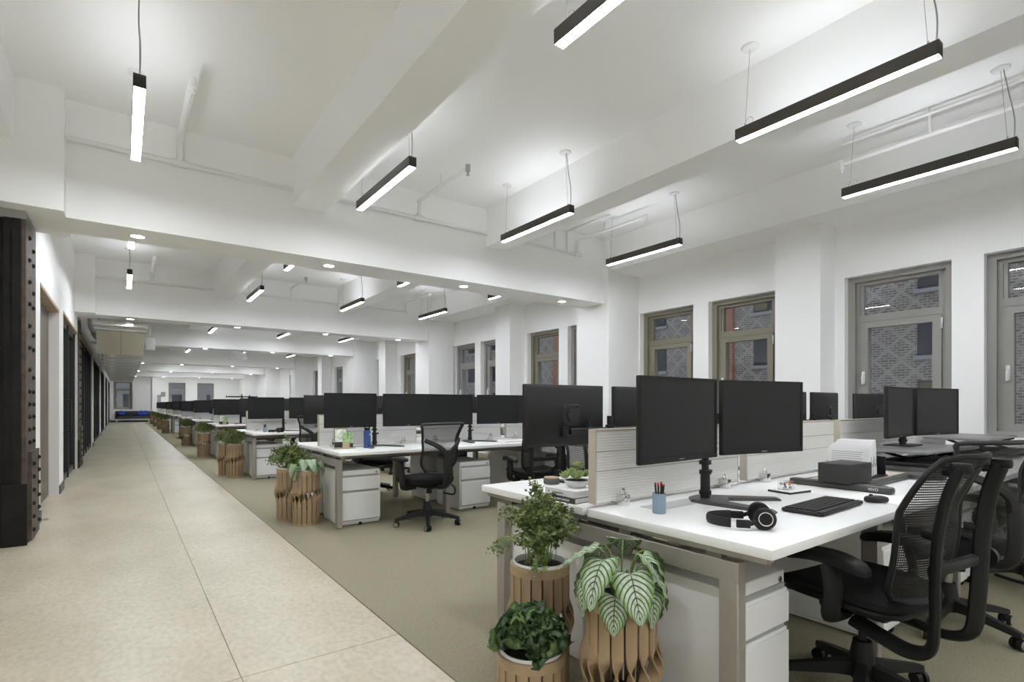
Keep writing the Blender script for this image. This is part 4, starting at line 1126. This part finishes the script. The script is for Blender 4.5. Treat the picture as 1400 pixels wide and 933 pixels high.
def headphones(x, y, rz, label):
    t = thing('headphones', label, 'headphones', (x, y, D), rz, 'black headphones on the desks')
    # lying on the desk: band arc horizontal, cups upright
    arc = [(-.105 * sin(a) - .02, .082 * cos(a), .022) for a in [R(q) for q in range(8, 173, 11)]]
    P('headband', 'hp_b', lambda g: g.tube(arc, .006, .017, seg=10, up=(0, 0, 1)), 'charcoal_dark', t)
    for s in (-1, 1):
        P('yoke', ('hp_y', s), lambda g: (g.box(-.035, .012, s * .082 - .008, s * .082 + .008, .008, .036, r=.003), g.cyl((.01, s * .082, .022), (.035, s * .08, .032), .008)), 'black', t)
        c = P('ear_cup', ('hp_c', s), lambda g: g.lathe([(.030, -.016), (.037, -.012), (.039, .0), (.036, .012), (.029, .017), (.002, .018)], 28), 'black', t, (.062, s * .066, .040), (-s * R(82), 0, R(0)))
        P('ear_pad', ('hp_p', s), lambda g: g.lathe([(.018, -.030), (.034, -.031), (.041, -.022), (.038, -.012), (.02, -.012)], 28), 'black_soft', c)
        P('silver_ring', ('hp_r', s), lambda g: g.lathe([(.0215, .0170), (.0215, .0195), (.0245, .0195), (.0245, .0168)], 32, cap0=False, cap1=False), 'chrome', c)
headphones(1.86, 1.075, R(-52), 'black over-ear headphones with silver rings, book stack bench')
headphones(1.98, 9.05, R(-40), 'black headphones lying on the third desk bench')
def keyboard(x, y, rz, label):
    t = thing('keyboard', label, 'keyboard', (x, y, D), rz)
    P('body', None, lambda g: g.box(-.215, .215, -.085, .075, .003, .018, r=.004, seg=1), 'charcoal', t)
    def keys(g):
        for r_ in range(6):
            for k in range(20):
                x0 = -.207 + k * .0207
                if r_ == 0 and 3 < k < 9:
                    continue
                g.box(x0, x0 + .0165, -.056 + r_ * .0205, -.0395 + r_ * .0205, .017, .0225)
        g.box(-.207 + 4 * .0207, -.207 + 9 * .0207 - .004, -.056, -.0395, .017, .0225)
    k = P('keys', None, keys, 'black', t, smooth=False); k['kind'] = 'stuff'
    P('palm_rest', None, lambda g: g.box(-.214, .214, -.088, -.06, .004, .0195, r=.004, seg=1), 'black', t)
keyboard(2.445, 1.052, R(2), 'black full-size keyboard beside the headphones')
t = thing('mouse', 'black computer mouse right beside the black keyboard', 'mouse', (2.78, .962, D), R(54))
P('shell', None, lambda g: g.pad(.06, .108, .024, 2.1, c=(0, 0, .016), fn=lambda a, b: .009 * (1 - (b / .054) ** 2) * (1 - (a / .03) ** 2) - .004), 'charcoal_dark', t)
P('wheel', None, lambda g: g.cyl((-.004, .025, .031), (.004, .025, .031), .008), 'black_gloss', t)
t = thing('notebook', 'black notebook with white printed cover under the push pin box', 'notebook', (2.76, 1.345, D), R(-8))
P('pages', None, lambda g: g.box(-.085, .085, -.062, .062, 0, .010, r=.001, seg=1), 'charcoal', t)
P('cover', None, lambda g: g.box(-.083, .083, -.060, .060, .010, .0115), 'paper', t, smooth=False)
rnd = random.Random(5)
for k in range(8):
    px, py = -.07 + .018 * k, .035 - .012 * (k % 5)
    P('spot_print', None, lambda g: g.box(px, px + .012, py, py + .007, .0115, .012), 'print_dark', t, smooth=False)
t = thing('pin_box', 'clear box of red, blue and yellow push pins on the notebook', 'pin box', (2.755, 1.36, D + .012), R(-8))
P('box', None, lambda g: g.box(-.038, .038, -.022, .022, 0, .042, r=.003, seg=1), 'acrylic', t)
for k in range(26):
    m_ = ('pin_red', 'pin_red', 'pin_blue', 'pin_yellow', 'print_grey', 'paper')[rnd.randrange(6)] if k < 18 else 'print_grey'
    zz = .006 if k >= 18 else rnd.uniform(.02, .034)
    P('push_pin', None, lambda g: (g.cyl((0, 0, 0), (.002, .003, .005), .0045, seg=8), g.cyl((.002, .003, .005), (.003, .004, .008), .0028, seg=6)), m_, t, (rnd.uniform(-.031, .029), rnd.uniform(-.015, .013), zz))
def converter(x, y, rz, label, z=.0, top=True, low=False):
    """sit-stand converter: two side rails, cross bar, optional raised top"""
    t = thing('desk_converter', label, 'desk riser', (x, y, D), rz, 'sit-stand desk converters')
    hz = .035
    for k, sx in enumerate((0, .80)):
        r_ = P('side_rail', 'cv_r', lambda g: g.box(-.03, .03, -.25, .25, 0, hz, r=.012), 'stand_grey', t, (sx, 0, 0))
        if k == 0:
            me = text_mesh('VIVO', .02)
            o = bpy.data.objects.new('lettering', me); C.objects.link(o); o.parent = r_
            if not me.materials: me.materials.append(MAT['print_white'])
            o.location = (-.0305, -.17, .018); o.rotation_euler = (pi / 2, 0, -pi / 2)
    P('cross_bar', 'cv_c', lambda g: (g.box(.0, .80, -.10, -.06, .004, .026, r=.004), g.box(.0, .80, .17, .21, .004, .026, r=.004)), 'stand_grey', t)
    if low:
        P('floor_plate', 'cv_p', lambda g: g.box(.03, .77, -.06, .17, .026, .032), 'screen_edge', t, smooth=False)
        for a in (.05, .72): P('arm', 'cv_a0', lambda g: g.box(0, .03, -.2, .2, .006, .03, r=.004), 'stand_grey', t, (a, 0, 0))
    if top:
        for k, a in enumerate((.06, .72)):
            P('scissor_arm', ('cv_a', z, k, 0), lambda g: g.tube([(a, -.18, .03), (a, .16, z - .02)], .016, .01, seg=6), 'black', t)
            P('scissor_arm', ('cv_a', z, k, 1), lambda g: g.tube([(a + .03, .18, .03), (a + .03, -.14, z - .02)], .016, .01, seg=6), 'black', t)
        P('top', ('cv_t', z), lambda g: g.box(-.05, .87, -.14, .30, z - .02, z, r=.006), 'riser_top', t)
        P('keyboard_tray', ('cv_k', z), lambda g: g.box(.0, .80, -.24, .20, .036, .06, r=.004), 'charcoal_dark', t)
converter(3.08, 1.24, 0, 'collapsed grey desk riser carrying the grey box and file holder', low=True, top=False)
converter(4.24, 1.30, R(-4), 'raised grey desk riser carrying a pair of monitors', z=.14)
converter(5.62, 1.28, 0, 'raised grey desk riser on the fourth desk near the window piers', z=.17)
pair_z = D + .14
monitor(4.44, 1.385, .955, R(2), 'black monitor, aisle-side one on the raised desk riser')
monitor(5.03, 1.33, .955, R(-12), 'black monitor, window-side one on the raised desk riser')
stand(4.72, 1.46, pair_z, 0, 'short dual monitor stand on the raised desk riser', base='flat', hgt=.32, span=.3, arm=-.03)
t = thing('storage_box', 'dark grey felt box with a finger slot on the collapsed riser', 'box', (3.14, 1.235, D + .036), R(-4))
P('body', None, lambda g: g.box(-.12, .12, -.08, .08, 0, .10, r=.003), 'box_felt', t)
P('slot', None, lambda g: g.box(.03, .075, -.0815, -.0795, .078, .086), 'black', t, smooth=False)
t = thing('file_holder', 'black file holder full of white papers on the collapsed riser', 'file holder', (3.37, 1.31, D + .035), R(0))
P('tray', None, lambda g: (g.box(-.05, .21, -.13, .11, 0, .006), g.box(.20, .207, -.12, .10, 0, .11), g.box(-.05, -.044, -.12, .10, 0, .06)), 'black', t, smooth=False)
rnd = random.Random(8)
for k, (x, h_, lean) in enumerate(((-.03, .165, 3), (-.005, .17, 3), (.02, .175, 5), (.045, .178, 6), (.075, .185, 8), (.10, .195, 9), (.13, .198, 10), (.155, .20, 11))):
    o = P('folder', None, lambda g: g.box(0, .006 + .004 * (k % 2), -.118 + .004 * k, .095, 0, h_), 'paper', t, (x, 0, .007), (0, R(-lean + 6), 0), smooth=False)
    if k in (0, 3, 6):
        def pr(g):
            for q in range(9): g.box(-.0006, .0006, -.085 + .006 * (q % 3), .075, h_ - .03 - q * .012, h_ - .027 - q * .012)
        P('print', None, pr, 'print_grey', o, smooth=False)
    P('label_print', None, lambda g: g.box(.001, .006, -.1195 + .004 * k, -.1175 + .004 * k, .05, .05 + .02 * (k % 3 + 1)), 'print_grey', o, smooth=False)
# cable
# blue bottle
t = thing('water_bottle', 'blue insulated bottle with black carry-loop lid', 'bottle', (2.03, 5.28, D), R(20))
P('body', None, lambda g: g.lathe([(.034, 0), (.036, .003), (.036, .165), (.033, .178), (.027, .182)], 28), 'bottle_blue', t)
l = P('lid', None, lambda g: (g.lathe([(.028, .181), (.0285, .184), (.0285, .205), (.026, .208), (.002, .208)], 24),), 'black', t)
P('carry_loop', None, lambda g: g.tube(spline([(-.026, 0, .2), (-.03, 0, .222), (-.018, 0, .243), (.018, 0, .243), (.03, 0, .222), (.026, 0, .2)], 5), .005, .009, seg=8, up=(0, 1, 0)), 'black', l)
def logo(g):
    for (a, b, c, d) in ((-.006, -.002, .128, .150), (.003, .007, .132, .150), (-.004, .005, .139, .143)): g.box(a, b, -.0366, -.0352, c, d)
P('logo', None, logo, 'print_white', t, (0, 0, 0), (0, 0, R(10)), smooth=False)
P('small_print', None, lambda g: g.box(-.006, .008, -.0366, -.0355, .024, .027), 'print_white', t, (0, 0, 0), (0, 0, R(10)), smooth=False)
def photo_stand(x, y, rz, label):
    t = thing('picture_holder', label, 'picture holder', (x, y, D), rz, 'wooden picture holders')
    P('wooden_base', 'ph_b', lambda g: g.box(-.10, .10, -.03, .03, 0, .012, r=.002, seg=1), 'wood_trim', t)
    f = P('large_frame', 'ph_f', lambda g: g.box(-.095, .03, .008, .014, .012, .205), 'charcoal', t, rot=(R(-4), 0, 0), smooth=False)
    P('picture', 'ph_p', lambda g: g.box(-.09, .025, .0066, .0082, .07, .20), 'photo_pale', f, smooth=False)
    o = P('small_photo', 'ph_s', lambda g: g.box(-.02, .075, -.004, .0, .05, .165), 'photo_green', t, rot=(R(-4), R(4), 0), smooth=False)
    P('dark_block', 'ph_k', lambda g: g.box(.045, .085, -.001, .012, .012, .055), 'charcoal', t, smooth=False)
    P('small_card', 'ph_c', lambda g: g.box(-.02, .05, -.018, -.014, .012, .06), 'wood_trim', t, rot=(R(-4), 0, 0), smooth=False)
photo_stand(1.80, 5.30, R(-12), 'wooden holder with leaf pictures near the blue bottle')
photo_stand(1.80, 13.2, R(-12), 'wooden holder with pictures on the seventh bench from the sofa')
t = thing('pen_cup', 'dark mesh pen cup on second desk of the blue bottle bench', 'pen cup', (4.17, 5.25, D), 0)
P('cup', None, lambda g: g.lathe([(.032, 0), (.035, .003), (.037, .10), (.034, .10), (.031, .006), (.002, .005)], 20), 'charcoal', t)
for k, (a, b) in enumerate(((.03, .0), (-.02, .02), (.01, -.025))): P('pen', None, lambda g: g.cyl((a * .4, b * .4, .008), (a * 1.05, b * 1.05, .16), .0042, seg=8), 'black', t)
t = thing('document', 'flat stack of papers on the blue bottle bench, second desk', 'papers', (3.75, 5.15, D), R(10))
P('sheet', None, lambda g: g.box(-.15, .15, -.105, .105, 0, .004), 'paper', t, smooth=False)
P('wood_ruler', None, lambda g: g.box(-.15, .12, -.10, -.075, .004, .008), 'wood_trim', t, smooth=False)
# sofa at the far wall
t = thing('sofa', 'low dark grey sofa on white legs under the end window', 'sofa', (.55, 43.1, 0), 0)
P('seat', None, lambda g: g.box(-.95, .95, -.35, .30, .24, .42, r=.03), 'sofa_grey', t)
P('backrest', None, lambda g: g.box(-.95, .95, .22, .40, .30, .74, r=.03), 'sofa_grey', t)
for s in (-1, 1): P('armrest', None, lambda g: g.box(s * .92 - .05, s * .92 + .05, -.35, .38, .24, .56, r=.02), 'sofa_grey', t)
P('frame', None, lambda g: g.box(-.9, .9, -.3, .3, .19, .245), 'pot_white', t, smooth=False)
for a in (-.88, .88):
    for b in (-.28, .32): P('leg', None, lambda g: g.box(a - .04, a + .04, b - .03, b + .03, 0, .2), 'pot_white', t, smooth=False)
for k, (x, rr) in enumerate(((-.62, 25), (.42, -20), (.66, -25))):
    o = P('cushion', 'cush', lambda g: g.pad(.34, .34, .11, 2.6), 'cushion_blue', None, (.55 + x, 43.02, .60), (R(68), R(rr), 0))
    tag(o, ['bright blue cushion alone at the door end of the sofa', 'bright blue cushion next to the outer one on the sofa', 'bright blue cushion at the planter end of the sofa'][k], 'cushion', 'blue cushions on the sofa')
for k, (x, z, w, h_) in enumerate(((1.95, 1.33, .34, .5), (2.25, 1.72, .26, .32))):
    t = thing('picture', ['larger framed grey picture on the end wall beside the pier', 'smaller framed grey picture on the end wall near the middle window'][k], 'picture', (x, 43.995, z))
    P('frame', None, lambda g: g.box(-w / 2, w / 2, -.03, -.0, 0, h_), 'frame_grey', t, smooth=False)
    P('print', None, lambda g: g.box(-w / 2 + .04, w / 2 - .04, -.034, -.03, .05, h_ - .05), 'print_grey', t, smooth=False)
